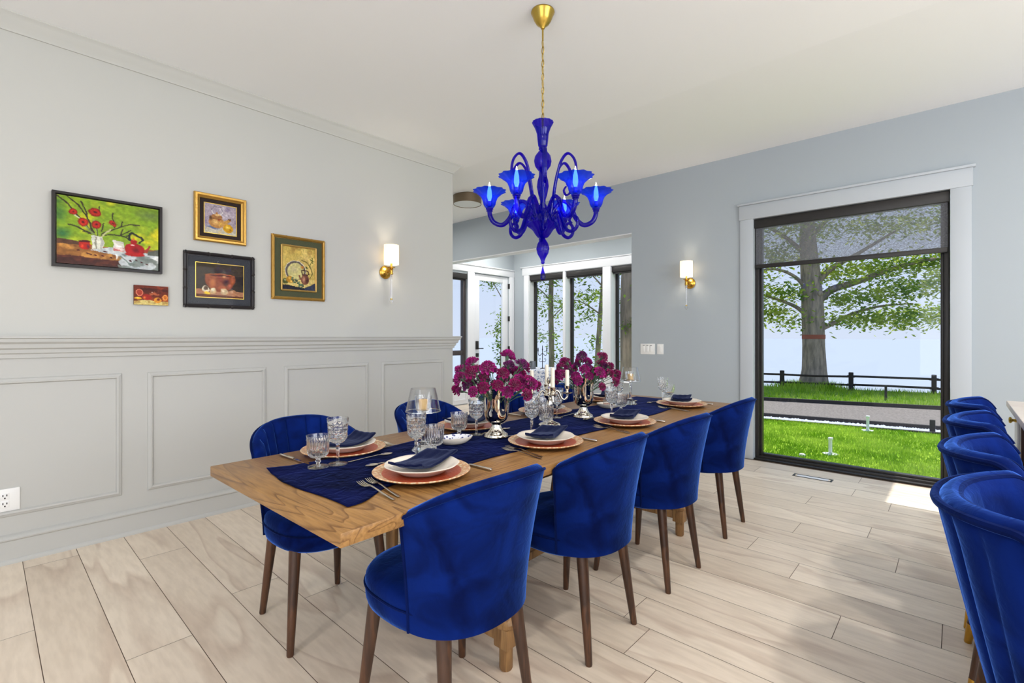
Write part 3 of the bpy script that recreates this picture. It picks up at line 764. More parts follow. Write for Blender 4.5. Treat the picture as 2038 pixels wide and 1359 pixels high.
for L in ([(0, .02), (.1, .12), (.2, .28), (.3, .46), (.36, .56)], [(.08, 0), (.2, .12), (.27, .26), (.34, .5)], [(.22, .06), (.27, .2), (.28, .3), (.33, .5)], [(.42, .5), (.5, .44), (.6, .36), (.7, .31), (.8, .3)], [(.42, .52), (.5, .5), (.6, .5), (.66, .44), (.7, .4)], [(.58, .5), (.66, .52), (.74, .56)], [(.54, .38), (.52, .26), (.52, .16)], [(.1, .42), (.2, .45), (.3, .52)], [(.24, .5), (.32, .52)], [(.6, .36), (.62, .28)], [(.6, .5), (.62, .4)], [(.42, .46), (.44, .34)], [(.39, .1), (.4, .2)], [(.66, .5), (.72, .45)]):
    p.line(L, 0.011, br)
p.line([(.34, .3), (.38, .56)], .012, (150, 160, 90)); p.line([(.25, .4), (.36, .56)], .014, (120, 140, 80)); p.line([(.5, .42), (.41, .56)], .014, (190, 190, 130)); p.line([(.37, .4), (.375, .56)], .01, (60, 70, 40)); p.line([(.16, .25), (.26, .38)], .012, (200, 200, 160))
for (cx, cy, rx, ry, ro) in ((.35, .19, .066, .07, 0), (.235, .36, .056, .072, 0), (.365, .37, .055, .064, 0), (.15, .22, .042, .05, -.7), (.52, .33, .05, .032, .75)):
    p.ell(cx, cy, rx, ry, (126, 22, 18), ro, 0.2); p.ell(cx, cy, rx * .84, ry * .84, (206, 46, 26), ro, 0.3); p.ell(cx, cy, rx * .3, ry * .3, (90, 14, 16), ro, 0.4)
    for i in range(12):
        a = i * PI / 6; p.line([(cx + .3 * rx * math.cos(a), cy + .3 * ry * math.sin(a)), (cx + .95 * rx * math.cos(a), cy + .95 * ry * math.sin(a))], .004, (150, 26, 20), .8)
p.poly([(.315, .54), (.435, .55), (.43, .74), (.325, .74)], (222, 222, 206)); p.poly([(.345, .56), (.365, .56), (.365, .74), (.35, .74)], (150, 148, 130)); p.poly([(.40, .56), (.43, .56), (.425, .74), (.405, .74)], (186, 184, 176))
p.ell(.255, .70, .058, .07, (186, 34, 22), 0, .12); p.ell(.255, .645, .058, .018, (90, 20, 20), 0, .2); p.ell(.235, .71, .022, .04, (232, 70, 40), 0, .8); p.ell(.29, .71, .02, .05, (90, 40, 60), 0, .9)
p.poly([(.52, .58), (.64, .59), (.635, .76), (.53, .75)], (206, 202, 190)); p.poly([(.535, .68), (.635, .69), (.63, .75), (.535, .75)], (188, 104, 104)); p.patch((240, 236, 230), 12, 14, .52, .08, .8, ((p.x > .53) & (p.x < .63) & (p.y > .58) & (p.y < .75)) * 1.0)
p.ell(.745, .70, .11, .11, (170, 22, 26), 0, .1); p.ell(.75, .77, .115, .04, (186, 28, 26), 0, .2); p.ell(.72, .63, .03, .02, (250, 210, 200), 0, .5); p.ell(.76, .70, .05, .06, (120, 12, 24), 0, .9); p.ell(.735, .57, .045, .04, (176, 28, 28), 0, .2); p.ell(.73, .53, .02, .02, (226, 120, 60), 0, .4)
p.poly([(.84, .70), (.90, .60), (.92, .61), (.87, .72)], (176, 60, 50)); p.line([(.69, .55), (.69, .46), (.71, .44), (.81, .49), (.83, .53), (.80, .58)], .017, (34, 38, 34))
p.line([(.6, .82), (.7, .94), (.78, .84)], .012, (120, 136, 130)); 
for q in ((.2, .79), (.28, .82), (.31, .83), (.35, .84), (.42, .84), (.5, .85), (.45, .77), (.76, .86), (.82, .88), (.7, .88), (.87, .91)): p.ell(q[0], q[1], .018, .012, (70, 14, 20), .3, .3)
t = pic_thing('largest picture, red flowers and red kettle on green, thin black frame', 0.5305, 1.872, .52, .43)
m = MB(); frame_y2(m, -0.262, 0.262, -0.217, 0.217, [(0, 0), (0, 0.04), (0.014, 0.042), (0.016, 0.038), (0.016, 0)]); m.build('frame', pbr('black_float_frame', S(30, 24, 24), 0.4), t, angle=20)
p.mesh('canvas', -0.2415, 0.2415, -0.197, 0.197, -0.030, t, 0.3)
MB().box(-0.2415, 0.2415, -0.0295, -0.001, -0.197, 0.197).build('stretcher', pbr('canvas_edge', S(214, 208, 190), 0.9), t, smooth=False)

# 2: brass teapot and lemon
p = Pic(110, 100, (170, 156, 168)); p.patch((206, 198, 206), 3, 21, .5, .2); p.patch((140, 126, 150), 4, 22, .58, .15)
p.blend(np.clip((p.y - .72) / .2, 0, 1), (196, 190, 170)); p.ell(.26, .8, .25, .07, (80, 96, 140), .1, .8); p.patch((214, 190, 140), 6, 25, .56, .1, .8, (p.y > .78) * 1.0)
p.ring(.40, .22, .17, .15, .022, (226, 220, 216)); p.line([(.22, .2), (.3, .08), (.5, .08), (.58, .22)], .025, (110, 100, 120), .7)
p.ell(.38, .62, .26, .2, (186, 134, 76), 0, .1); p.ell(.34, .6, .14, .12, (232, 190, 120), 0, .9); p.ell(.5, .66, .1, .1, (214, 170, 80), 0, .9); p.ell(.2, .48, .08, .1, (90, 62, 40), 0, .7)
p.ell(.38, .42, .19, .09, (160, 110, 66), 0, .15); p.ell(.40, .36, .12, .05, (220, 180, 120), 0, .5); p.ell(.38, .3, .04, .04, (176, 120, 70), 0, .3); p.line([(.26, .5), (.52, .5)], .012, (110, 66, 36)); p.ell(.45, .52, .05, .03, (150, 50, 30), 0, .8)
p.poly([(.56, .58), (.80, .42), (.84, .48), (.62, .72)], (196, 148, 80)); p.poly([(.72, .44), (.82, .42), (.84, .5), (.78, .5)], (110, 80, 60))
p.ell(.74, .78, .17, .155, (206, 152, 30), 0, .12); p.ell(.72, .74, .1, .09, (246, 214, 96), 0, .9); p.ell(.80, .84, .06, .07, (176, 120, 24), 0, .9)
t = pic_thing('small gold-framed teapot and lemon picture, dark mat', 1.1405, 2.075, .33, .33)
m = MB(); frame_y2(m, -0.165, 0.165, -0.167, 0.167, [(0, 0), (0, 0.022), (0.006, 0.030), (0.018, 0.030), (0.026, 0.020), (0.034, 0.016), (0.036, 0.010), (0.036, 0)]); m.build('frame', pbr('gilt_frame', S(206, 162, 82), 0.35, metal=0.85, bump=0.2, bscale=60), t, angle=20)
MB().box(-0.130, 0.130, -0.007, -0.001, -0.132, 0.132).build('mat_board', pbr('dark_mat_board', S(44, 32, 30), 0.9), t, smooth=False)
p.mesh('canvas', -0.1, 0.1, -0.102, 0.102, -0.0075, t, 0.4)
m = MB(); frame_y2(m, -0.104, 0.104, -0.106, 0.106, [(0, 0.007), (0, 0.010), (0.004, 0.010), (0.004, 0.007)]); m.build('gilt_fillet', M['brass'], t, angle=20)

# 3: copper bowl and eggs
p = Pic(150, 116, (58, 46, 30)); p.patch((80, 64, 40), 3, 31, .5, .3); p.ell(.95, .4, .3, .6, (40, 30, 22), 0, .9)
p.poly([(0, .76), (1, .80), (1, 1), (0, 1)], (176, 120, 84)); p.patch((206, 156, 118), 7, 32, .52, .15, .7, (p.y > .78) * 1.0); p.poly([(0, .90), (1, .94), (1, 1), (0, 1)], (96, 50, 30))
p.ell(.5, .42, .33, .42, (140, 70, 34), 0, .06); m0 = (p.y < .33) * 1.0; p.blend(m0, (62, 50, 32)); p.ell(.5, .34, .33, .06, (176, 96, 48), 0, .1); p.ell(.5, .345, .29, .04, (96, 44, 24), 0, .3)
p.ell(.34, .56, .09, .2, (206, 122, 62), .2, .9); p.ell(.62, .54, .09, .14, (70, 40, 28), 0, .8); p.ell(.75, .5, .05, .16, (190, 100, 50), 0, .9); p.ell(.58, .36, .05, .03, (240, 190, 120), 0, .8); p.ell(.7, .62, .05, .08, (200, 104, 56), 0, .8)
p.ell(.54, .70, .085, .07, (176, 92, 50), 0, .3)
p.ell(.2, .76, .075, .11, (226, 210, 180), -.5, .1); p.ell(.205, .73, .055, .07, (92, 66, 44), -.5, .3); p.ell(.35, .80, .07, .1, (206, 170, 120), .5, .1); p.ell(.345, .77, .05, .07, (232, 220, 186), .5, .5); p.ell(.23, .88, .075, .05, (240, 200, 50), .1, .3)
p.ell(.58, .81, .088, .095, (206, 176, 132), .25, .1); p.ell(.56, .79, .05, .05, (240, 222, 186), .25, .9); p.ell(.76, .835, .092, .085, (182, 124, 84), -.1, .1); p.ell(.74, .81, .05, .04, (222, 172, 130), 0, .9)
t = pic_thing('copper bowl and eggs picture in a carved black frame', 1.139, 1.640, .45, .385)
m = MB(); bamboo(m, -0.213, 0.213, -0.181, 0.181, 0.0125, 0.014, 3); frame_y2(m, -0.224, 0.224, -0.192, 0.192, [(0, 0), (0, 0.012), (0.026, 0.014), (0.026, 0)]); m.build('frame', pbr('carved_black_frame', S(36, 32, 34), 0.3), t, angle=20)
MB().box(-0.198, 0.198, -0.007, -0.001, -0.166, 0.166).build('mat_board', pbr('slate_linen_mat', S(58, 60, 66), 0.9, bump=0.6, bscale=120, var=0.4, vscale=60, stretch=(4, 1, 1)), t, smooth=False)
p.mesh('canvas', -0.150, 0.150, -0.118, 0.118, -0.0075, t, 0.3)
m = MB(); frame_y2(m, -0.154, 0.154, -0.122, 0.122, [(0, 0.007), (0, 0.010), (0.004, 0.010), (0.004, 0.007)]); m.build('gilt_fillet', M['brass'], t, angle=20)
MB().box(-0.197, 0.197, -0.0125, -0.0115, -0.165, 0.165).build('glazing', clear_pane('picture_glass', base=0.003, edge=0.04), t, smooth=False)

# 4: pewter plate, jug and fruit
p = Pic(110, 140, (206, 178, 92)); p.patch((226, 200, 116), 3, 41, .48, .2); p.patch((170, 136, 70), 3, 42, .58, .15, .8, np.clip(1.2 - 2 * p.y, 0, 1)); p.patch((236, 216, 150), 2, 43, .55, .2, .8, np.clip(1.4 * p.x - .2, 0, 1))
p.ell(.40, .56, .31, .24, (98, 90, 84), 0, .04); p.ell(.41, .565, .25, .195, (206, 196, 130), 0, .05); p.ell(.36, .52, .14, .1, (196, 184, 140), 0, .9); p.ring(.40, .56, .30, .235, .014, (214, 204, 180)); p.ell(.6, .46, .07, .05, (190, 120, 50), .6, .7)
p.poly([(0, .86), (.66, .92), (1, .78), (1, .72), (.4, .76), (0, .80)], (220, 196, 120)); p.poly([(0, .87), (.66, .93), (.66, 1), (0, 1)], (42, 40, 50)); p.poly([(.66, .93), (1, .80), (1, 1), (.66, 1)], (54, 62, 84))
p.line([(.82, .7), (.90, .58), (.82, .42), (.74, .34), (.58, .3)], .014, (110, 100, 50)); p.line([(.80, .44), (.88, .3)], .01, (96, 96, 40)); p.line([(.84, .26), (.94, .3)], .012, (90, 96, 40)); p.line([(.9, .22), (.9, .34)], .012, (90, 96, 40)); p.ell(.72, .46, .05, .02, (80, 86, 40), .6, .4)
p.ell(.12, .80, .095, .065, (84, 88, 44), 0, .1); p.ell(.10, .78, .04, .03, (196, 196, 150), 0, .9); p.ell(.24, .76, .11, .085, (186, 134, 44), .4, .1); p.ell(.22, .72, .05, .05, (226, 180, 80), 0, .8); p.ell(.27, .8, .04, .05, (236, 200, 110), 0, .8)
for i in range(26):
    a = p.r.rand() * .32; b = p.r.rand() * .1; cx = .30 + a; cy = .69 + a * .5 + b
    p.ell(cx, cy, .03, .022, ((70, 92, 66), (96, 118, 86), (52, 72, 56))[i % 3], 0, .2); p.ell(cx - .008, cy - .008, .01, .008, (190, 206, 180), 0, .6, .7)
p.ell(.68, .74, .125, .125, (120, 76, 60), 0, .08); p.ell(.64, .74, .05, .1, (206, 150, 120), 0, .8); p.ell(.74, .76, .04, .09, (70, 42, 40), 0, .8); p.ell(.68, .635, .1, .03, (96, 62, 54), 0, .2); p.line([(.6, .62), (.58, .53), (.76, .53), (.8, .6), (.74, .65)], .014, (70, 46, 36)); p.line([(.5, .66), (.56, .74)], .02, (120, 70, 56))
t = pic_thing('pewter plate and jug picture, green mat, gold bamboo frame', 1.696, 1.7835, .42, .5)
m = MB(); bamboo(m, -0.200, 0.200, -0.238, 0.238, 0.0105, 0.014, 4); frame_y2(m, -0.211, 0.211, -0.249, 0.249, [(0, 0), (0, 0.010), (0.024, 0.012), (0.024, 0)]); m.build('frame', pbr('gilt_bamboo', S(176, 136, 66), 0.35, metal=0.7), t, angle=20)
MB().box(-0.188, 0.188, -0.007, -0.001, -0.226, 0.226).build('mat_board', pbr('olive_mat', S(78, 82, 58), 0.9, bump=0.2, bscale=200), t, smooth=False)
m = MB(); bamboo(m, -0.136, 0.136, -0.174, 0.174, 0.0075, 0.012, 4); m.build('inner_frame', pbr('gilt_bamboo_inner', S(196, 160, 92), 0.35, metal=0.7), t, angle=20)
p.mesh('canvas', -0.134, 0.134, -0.172, 0.172, -0.0085, t, 0.35)

# 5: little unframed study of fruit and ribbons
p = Pic(90, 64, (110, 42, 24)); p.patch((150, 60, 30), 4, 51, .5, .15); p.patch((64, 24, 18), 4, 52, .56, .1, .9, np.clip(1.3 - 2 * p.y, 0, 1)); p.patch((190, 100, 60), 6, 53, .6, .08, .9, ((p.x > .35) & (p.y < .5)) * 1.0)
p.poly([(0, .84), (.2, .76), (.4, .72), (.6, .8), (1, .80), (1, 1), (0, 1)], (216, 196, 120)); p.patch((180, 140, 70), 7, 54, .55, .08, .8, (p.y > .8) * 1.0)
p.ell(.16, .38, .11, .19, (166, 58, 40), 0, .2); p.ring(.16, .38, .09, .16, .016, (226, 130, 100)); p.ell(.37, .6, .15, .17, (160, 34, 26), .2, .2); p.ell(.30, .62, .06, .1, (236, 120, 50), .5, .8); p.ell(.12, .67, .13, .07, (236, 176, 40), 0, .3); p.ell(.1, .64, .06, .03, (250, 220, 90), 0, .7)
p.ell(.9, .6, .1, .19, (206, 110, 36), .2, .2); p.ring(.9, .58, .06, .12, .014, (250, 170, 90)); p.ell(.68, .74, .12, .16, (226, 150, 46), 0, .2); p.ell(.7, .70, .06, .08, (110, 40, 30), 0, .5); p.ell(.52, .35, .03, .02, (255, 220, 190), 0, .5)
t = thing('small_painting', 'tiny unframed red and orange fruit canvas below the largest picture', 'picture', (0.7385, YL - 0.0005, 1.5135), 0, 'oil paintings on the picture wall')
p.mesh('canvas', -0.0905, 0.0905, -0.062, 0.062, -0.0165, t, 0.35)
MB().box(-0.0905, 0.0905, -0.016, -0.0005, -0.062, 0.062).build('stretcher', pbr('study_edge', S(92, 50, 34), 0.8), t, smooth=False)

# ---------------------------------------------------------------- blue glass chandelier
CX0, CY0 = 2.062, 1.664
t = thing('chandelier', 'cobalt blue blown-glass chandelier with six lit cups over the table', 'chandelier', (CX0, CY0, 1.25 * (1 - 0.9414)))
t.scale = (0.9414,) * 3
MB().lathe([(0.0, ZC), (0.066, ZC), (0.068, ZC - 0.008), (0.060, ZC - 0.022), (0.050, ZC - 0.05), (0.036, ZC - 0.072), (0.016, ZC - 0.088), (0.010, ZC - 0.10), (0, ZC - 0.10)], 36).build('canopy', M['brass'], t)
MB().tube([(0, 0, ZC - 0.09), (0, 0, ZC - 0.17)], 0.005, 8).build('rod', M['brass'], t)
ch = MB(); z = ZC - 0.163; k = 0
while z > 2.50:
    n = 16; L = 0.023; rr = []
    for i in range(n + 1):
        a = 2 * PI * i / n; u = 0.0098 * math.cos(a); v = L * math.sin(a) * 0.98
        rr.append((u if k % 2 == 0 else 0.3 * u, 0.3 * u if k % 2 == 0 else u, z - L + v))
    ch.tube(rr, 0.0026, 6, False); z -= 0.0385; k += 1
ch.build('chain', M['brass'], t)
cord = MB().tube(catmull([(0, 0, ZC - 0.16), (0.006, 0.003, 2.85), (-0.004, -0.003, 2.72), (0.005, 0.002, 2.6), (0, 0, 2.45)], 8), 0.0028, 6).build('cord', pbr('clear_cord', S(186, 176, 140), 0.4), t)
rib = lambda n, a: (lambda r, z, th: r * (1 + a * math.cos(n * th)))
def glassp(name, prof, seg=48, mod=None, mat='blueglass', par=t):
    m = MB(); m.lathe(prof, seg, mod); return m.build(name, M[mat], par)
glassp('top_cup', [(0.018, 2.335), (0.026, 2.35), (0.030, 2.385), (0.033, 2.42), (0.044, 2.452), (0.058, 2.478), (0.061, 2.486), (0.057, 2.486), (0.040, 2.455), (0.028, 2.42), (0.024, 2.36)], mod=rib(14, 0.035))
glassp('collar', [(0.012, 2.345), (0.022, 2.34), (0.024, 2.33), (0.016, 2.322), (0.012, 2.315)], 24)
glassp('ball', [(0.010, 2.325), (0.026, 2.315), (0.044, 2.29), (0.050, 2.262), (0.044, 2.234), (0.026, 2.208), (0.012, 2.198)], mod=rib(16, 0.025))
glassp('column', [(0.010, 2.20), (0.018, 2.19), (0.030, 2.15), (0.034, 2.115), (0.026, 2.07), (0.014, 2.03), (0.012, 2.02), (0.022, 2.005), (0.030, 1.97), (0.026, 1.93), (0.014, 1.90), (0.012, 1.86)], mod=rib(12, 0.03))
glassp('bowl', [(0.010, 1.815), (0.030, 1.822), (0.044, 1.84), (0.060, 1.866), (0.088, 1.888), (0.094, 1.897), (0.084, 1.905), (0.074, 1.93), (0.070, 1.945), (0.04, 1.935), (0.0, 1.93)], 64, rib(16, 0.035))
glassp('lower_bulb', [(0.010, 1.820), (0.014, 1.812), (0.030, 1.785), (0.037, 1.757), (0.031, 1.728), (0.016, 1.70), (0.009, 1.682), (0.011, 1.674), (0.006, 1.668), (0.0, 1.667)], mod=rib(12, 0.04))
MB().lathe([(0.0, 1.669), (0.006, 1.666), (0.007, 1.658), (0.003, 1.650), (0.0, 1.648)], 12).build('hook', M['crystal'], t)
glassp('drop', [(0.0, 1.651), (0.004, 1.648), (0.007, 1.63), (0.014, 1.605), (0.0155, 1.592), (0.011, 1.578), (0.0, 1.572)], 20, rib(8, 0.03))
ang0 = R(42.53 + 90)
cupprof = [(0.016, 0.0), (0.026, 0.006), (0.034, 0.022), (0.038, 0.042), (0.047, 0.064), (0.070, 0.086), (0.090, 0.096), (0.094, 0.100), (0.088, 0.100), (0.066, 0.089), (0.042, 0.066), (0.033, 0.042), (0.029, 0.022), (0.012, 0.010)]
for i in range(6):
    a = ang0 + i * PI / 3; ca_, sa_ = math.cos(a), math.sin(a)
    def P3(r, z, off=0.0): return (ca_ * r - sa_ * off, sa_ * r + ca_ * off, z)
    arm = MB().tube(catmull([P3(0.035, 1.93), P3(0.07, 1.99), P3(0.115, 2.03), P3(0.16, 2.00), P3(0.192, 1.93), P3(0.235, 1.893), P3(0.282, 1.908), P3(0.304, 1.945), P3(0.308, 1.982)], 7), [0.011] * 20 + [0.0135] * 37, 12)
    armo = arm.build('arm', M['blueglass'], t)
    m = MB(); m.lathe([(0.010, 1.968), (0.019, 1.972), (0.017, 1.980), (0.022, 1.984), (0.022, 1.989), (0.012, 1.994)], 20, c=P3(0.308, 0)); m.build('collar', M['blueglass'], armo)
    m = MB(); m.lathe(cupprof, 60, rib(12, 0.06), c=P3(0.308, 1.990), cap0=True, cap1=True); m.build('glass_cup', M['bluecup'], armo)
    m = MB(); m.lathe([(0.0, 2.0), (0.010, 2.0), (0.010, 2.03), (0.0, 2.031)], 12, c=P3(0.308, 0)); m.build('candle_sleeve', M['plastic'], armo)
    m = MB(); m.lathe([(0.0, 2.031), (0.008, 2.033), (0.0145, 2.055), (0.0125, 2.088), (0.006, 2.118), (0.0, 2.142)], 16, c=P3(0.308, 0)); m.build('bulb', M['bulb'], armo)
    b = a + PI / 6; ca2, sa2 = math.cos(b), math.sin(b)
    def P4(r, z): return (ca2 * r, sa2 * r, z)
    MB().tube(catmull([P4(0.05, 1.93), P4(0.07, 2.05), P4(0.09, 2.16), P4(0.115, 2.24), P4(0.155, 2.278), P4(0.195, 2.24), P4(0.208, 2.175), P4(0.195, 2.11), P4(0.165, 2.09), P4(0.15, 2.115), P4(0.165, 2.14)], 6), [0.0115] * 30 + [0.0115 - 0.0001 * k for k in range(31)], 10, flat=0.6).build('tall_scroll', M['blueglass'], t)
    MB().tube(catmull([P4(0.07, 1.93), P4(0.105, 1.955), P4(0.125, 1.90), P4(0.145, 1.852), P4(0.182, 1.838), P4(0.212, 1.862), P4(0.214, 1.905), P4(0.186, 1.925), P4(0.166, 1.902), P4(0.18, 1.882)], 6), [0.0125] * 25 + [0.0125 - 0.00014 * k for k in range(30)], 10, flat=0.8).build('low_scroll', M['blueglass'], t)
# ---------------------------------------------------------------- dining table
TX, TY, TA = 2.1405, 1.6355, R(1.2)
TZ = 0.76
def tw(u, v):
    """table coordinates (along, across) to world"""
    return (TX + u * math.cos(TA) - v * math.sin(TA), TY + u * math.sin(TA) + v * math.cos(TA))
t = thing('dining_table', 'long oak dining table set for eight under the blue chandelier', 'table', (TX, TY, 0), TA)
MB().bbox(-1.092, 1.092, -0.475, 0.475, TZ - 0.038, TZ, 0.003).build('tabletop', M['oak'], t)
MB().bbox(-1.55, -1.095, -0.475, 0.475, TZ - 0.038, TZ, 0.003).build('leaf', M['oakx'], t)
MB().bbox(1.095, 1.55, -0.475, 0.475, TZ - 0.038, TZ, 0.003).build('leaf', M['oakx'], t)
a = MB(); a.bbox(-1.0, 1.0, -0.36, -0.335, TZ - 0.10, TZ - 0.038); a.bbox(-1.0, 1.0, 0.335, 0.36, TZ - 0.10, TZ - 0.038); a.bbox(-1.0, -0.975, -0.335, 0.335, TZ - 0.10, TZ - 0.038); a.bbox(0.975, 1.0, -0.335, 0.335, TZ - 0.10, TZ - 0.038)
a.build('apron', M['oakz'], t)
for sx in (-0.815, 0.815):
    for sy in (-0.365, 0.365):
        g = MB(); g.lathe([(0.0, 0.0), (0.022, 0.0), (0.026, 0.008), (0.026, 0.09)], 20, c=(sx, sy, 0))
        g.bbox(sx - 0.034, sx + 0.034, sy - 0.034, sy + 0.034, 0.088, 0.165, 0.005)
        g.lathe([(0.030, 0.163), (0.044, 0.168), (0.046, 0.182), (0.036, 0.190), (0.026, 0.205), (0.029, 0.30), (0.034, 0.44), (0.038, 0.56), (0.030, 0.60), (0.040, 0.62), (0.040, 0.64), (0.032, 0.65), (0.032, TZ - 0.04)], 24, c=(sx, sy, 0))
        g.build('leg', M['oakz'], t)
    s = MB(); s.bbox(sx - 0.026, sx + 0.026, -0.335, 0.335, 0.105, 0.155, 0.004); s.build('stretcher', M['oakz'], t)
MB().bbox(-0.79, 0.79, -0.03, 0.03, 0.11, 0.15, 0.004).build('stretcher', M['oakz'], t)

# ---------------------------------------------------------------- dining chairs and bar stools
def sup(a, A, B, n):
    """superellipse point; a = 0 is the rear (-y)"""
    s, c = math.sin(a), math.cos(a)
    return (A * math.copysign(abs(s) ** (2 / n), s), -B * math.copysign(abs(c) ** (2 / n), c))
def shell(amax, bot, top, ztop, zbot, thick, nch, inner_amp, outer_amp, nn=2.5, c=-0.03, na=96, nz=14, flare=1.5):
    """upholstered wrap-round back: bot/top = (A, B) half sizes"""
    def outer(a, u):
        k = u ** flare
        A = bot[0] + (top[0] - bot[0]) * k; B = bot[1] + (top[1] - bot[1]) * k
        x, y = sup(a, A, B, nn); return x, y + c
    rings = []
    for i in range(na + 1):
        s = i / na; a = (2 * s - 1) * amax
        zt = ztop(abs(2 * s - 1)); zb = zbot(abs(2 * s - 1))
        ch = abs(math.sin(nch * PI * s)) ** 0.45
        x0, y0 = outer(a - 0.01, 0.6); x1, y1 = outer(a + 0.01, 0.6)
        nx, ny = (y1 - y0), -(x1 - x0); L = math.hypot(nx, ny); nx /= L; ny /= L
        ring = []
        edge = min(1.0, (1 - abs(2 * s - 1)) / 0.03)
        th = thick * (0.55 + 0.45 * edge ** 0.5)
        for j in range(nz + 1):
            u = j / nz; x, y = outer(a, u); o = outer_amp * (ch - 1) * min(1, (1 - u) * 6 + .3)
            ring.append((x + nx * o, y + ny * o, zb + (zt - zb) * u))
        x, y = outer(a, 1.0)
        for q in (0.25, 0.5, 0.75):
            ring.append((x - nx * th * q, y - ny * th * q, zt + th * 0.42 * math.sin(PI * q)))
        for j in range(nz, -1, -1):
            u = j / nz; x, y = outer(a, u); o = th - inner_amp * (ch - 1) * -1.0 * min(1, (1 - u) * 8 + 0.2) * 0 + inner_amp * (ch - 1) * -0.0
            o = th * (1.0 + 0.25 * (1 - u)) + inner_amp * (ch - 0.5)
            ring.append((x - nx * o, y - ny * o, zb + (zt - zb) * u))
        rings.append(ring)
    m = MB(); m.rings(rings, True, True, True)
    # piping along the top and down the front edges
    P = []
    for i in range(na + 1):
        s = i / na; a = (2 * s - 1) * amax; x, y = outer(a, 1.0); P.append((x, y, ztop(abs(2 * s - 1)) + 0.004))
    Lh = []; Rh = []
    for j in range(nz, -1, -1):
        u = j / nz
        x, y = outer(-amax, u); Lh.append((x, y, zbot(1) + (ztop(1) - zbot(1)) * u))
        x, y = outer(amax, u); Rh.append((x, y, zbot(1) + (ztop(1) - zbot(1)) * u))
    return m, P, list(reversed(Lh)), Rh
def seat_mesh(A, B, z0, z1, n=2.6, cy=0.02, seg=56, cush=0.6):
    m = MB(); rs = []
    prof = [(0.90, z0), (0.965, z0 + 0.012), (0.99, z0 + 0.03), (1.0, z0 + (z1 - z0) * cush - 0.006), (0.985, z0 + (z1 - z0) * cush), (1.0, z0 + (z1 - z0) * cush + 0.006), (0.985, z1 - 0.022), (0.94, z1 - 0.008), (0.82, z1), (0.5, z1 + 0.006), (0.15, z1 + 0.008)]
    for k, z in prof:
        r = []
        for j in range(seg):
            x, y = sup(2 * PI * j / seg, A * k, B * k, n); r.append((x, y + cy, z))
        rs.append(r)
    m.rings(rs); return m
def make_chair(label):
    t = thing('dining_chair', label, 'chair', (0, 0, 0), 0, 'blue velvet dining chairs')
    m, P, L, Rr = shell(R(80), (0.222, 0.215), (0.262, 0.285), lambda s: 0.842 - 0.105 * s ** 2.2, lambda s: 0.400 + 0.0 * s, 0.046, 9, 0.017, 0.0, nn=2.35, c=-0.028, na=144)
    b = m.build('backrest', M['velvet'], t, angle=60)
    MB().tube(L + P[1:-1] + Rr, 0.0055, 6).build('piping', M['piping'], b)
    u = MB(); rs = []
    for k, z in ((0.80, 0.372), (0.93, 0.376), (0.98, 0.392), (0.985, 0.41)):
        r = []
        for j in range(56):
            x, y = sup(2 * PI * j / 56, 0.222 * k, 0.225 * k, 2.4); r.append((x, y - 0.02, z))
        rs.append(r)
    u.rings(rs)
    s = seat_mesh(0.236, 0.232, 0.385, 0.505, cy=0.035)
    so = s.build('seat', M['velvet'], t, angle=50)
    pp = [(*[q[0], q[1] + 0.035], 0.457) for q in [sup(2 * PI * j / 64, 0.2365, 0.2325, 2.6) for j in range(65)]]
    MB().tube([(p[0], p[1], p[2]) for p in pp if p[1] > -0.10], 0.004, 6).build('piping', M['piping'], so)
    for (x0, y0, x1, y1) in ((-0.150, -0.150, -0.180, -0.200), (0.150, -0.150, 0.180, -0.200), (-0.185, 0.150, -0.222, 0.190), (0.185, 0.150, 0.222, 0.190)):
        MB().tube([(x0, y0, 0.40), (x0 + (x1 - x0) * .5, y0 + (y1 - y0) * .5, 0.2), (x1, y1, 0.004), (x1, y1, 0.0)], [0.0235, 0.0185, 0.0135, 0.012], 16).build('leg', M['walnut'], t)
    return t
CHX = (1.045, 1.733, 2.44, 3.28)
CHY = (1.237, 1.235, 1.235, 1.262)
near_l = ('blue velvet dining chair nearest the camera, its smooth back to the viewer', 'second blue velvet chair from the camera on the bar-stool side of the table', 'third blue velvet chair from the camera on the bar-stool side of the table', 'blue velvet dining chair on the bar-stool side nearest the tall window')
chair0 = make_chair(near_l[0]); chair0.location = (CHX[0], CHY[0], 0)
for i in (1, 2, 3): dup(chair0, (CHX[i], CHY[i], 0), (0, 0, R((0, 1, -1, 1)[i])), near_l[i])
far_l = ('blue velvet dining chair with channelled back under the pictures, at the free table end', 'blue velvet dining chair behind the amber candle lamp, below the last wainscot panel', 'blue velvet dining chair behind the foremost flower vase', 'blue velvet dining chair behind the candelabrum, nearest the sunroom opening')
FX = (1.035, 1.81, 2.49, 3.2); FY = (2.112, 2.15, 2.17, 2.15)
for i in range(4): dup(chair0, (FX[i], FY[i], 0), (0, 0, R(180 + (0, 2, -2, 1)[i])), far_l[i])

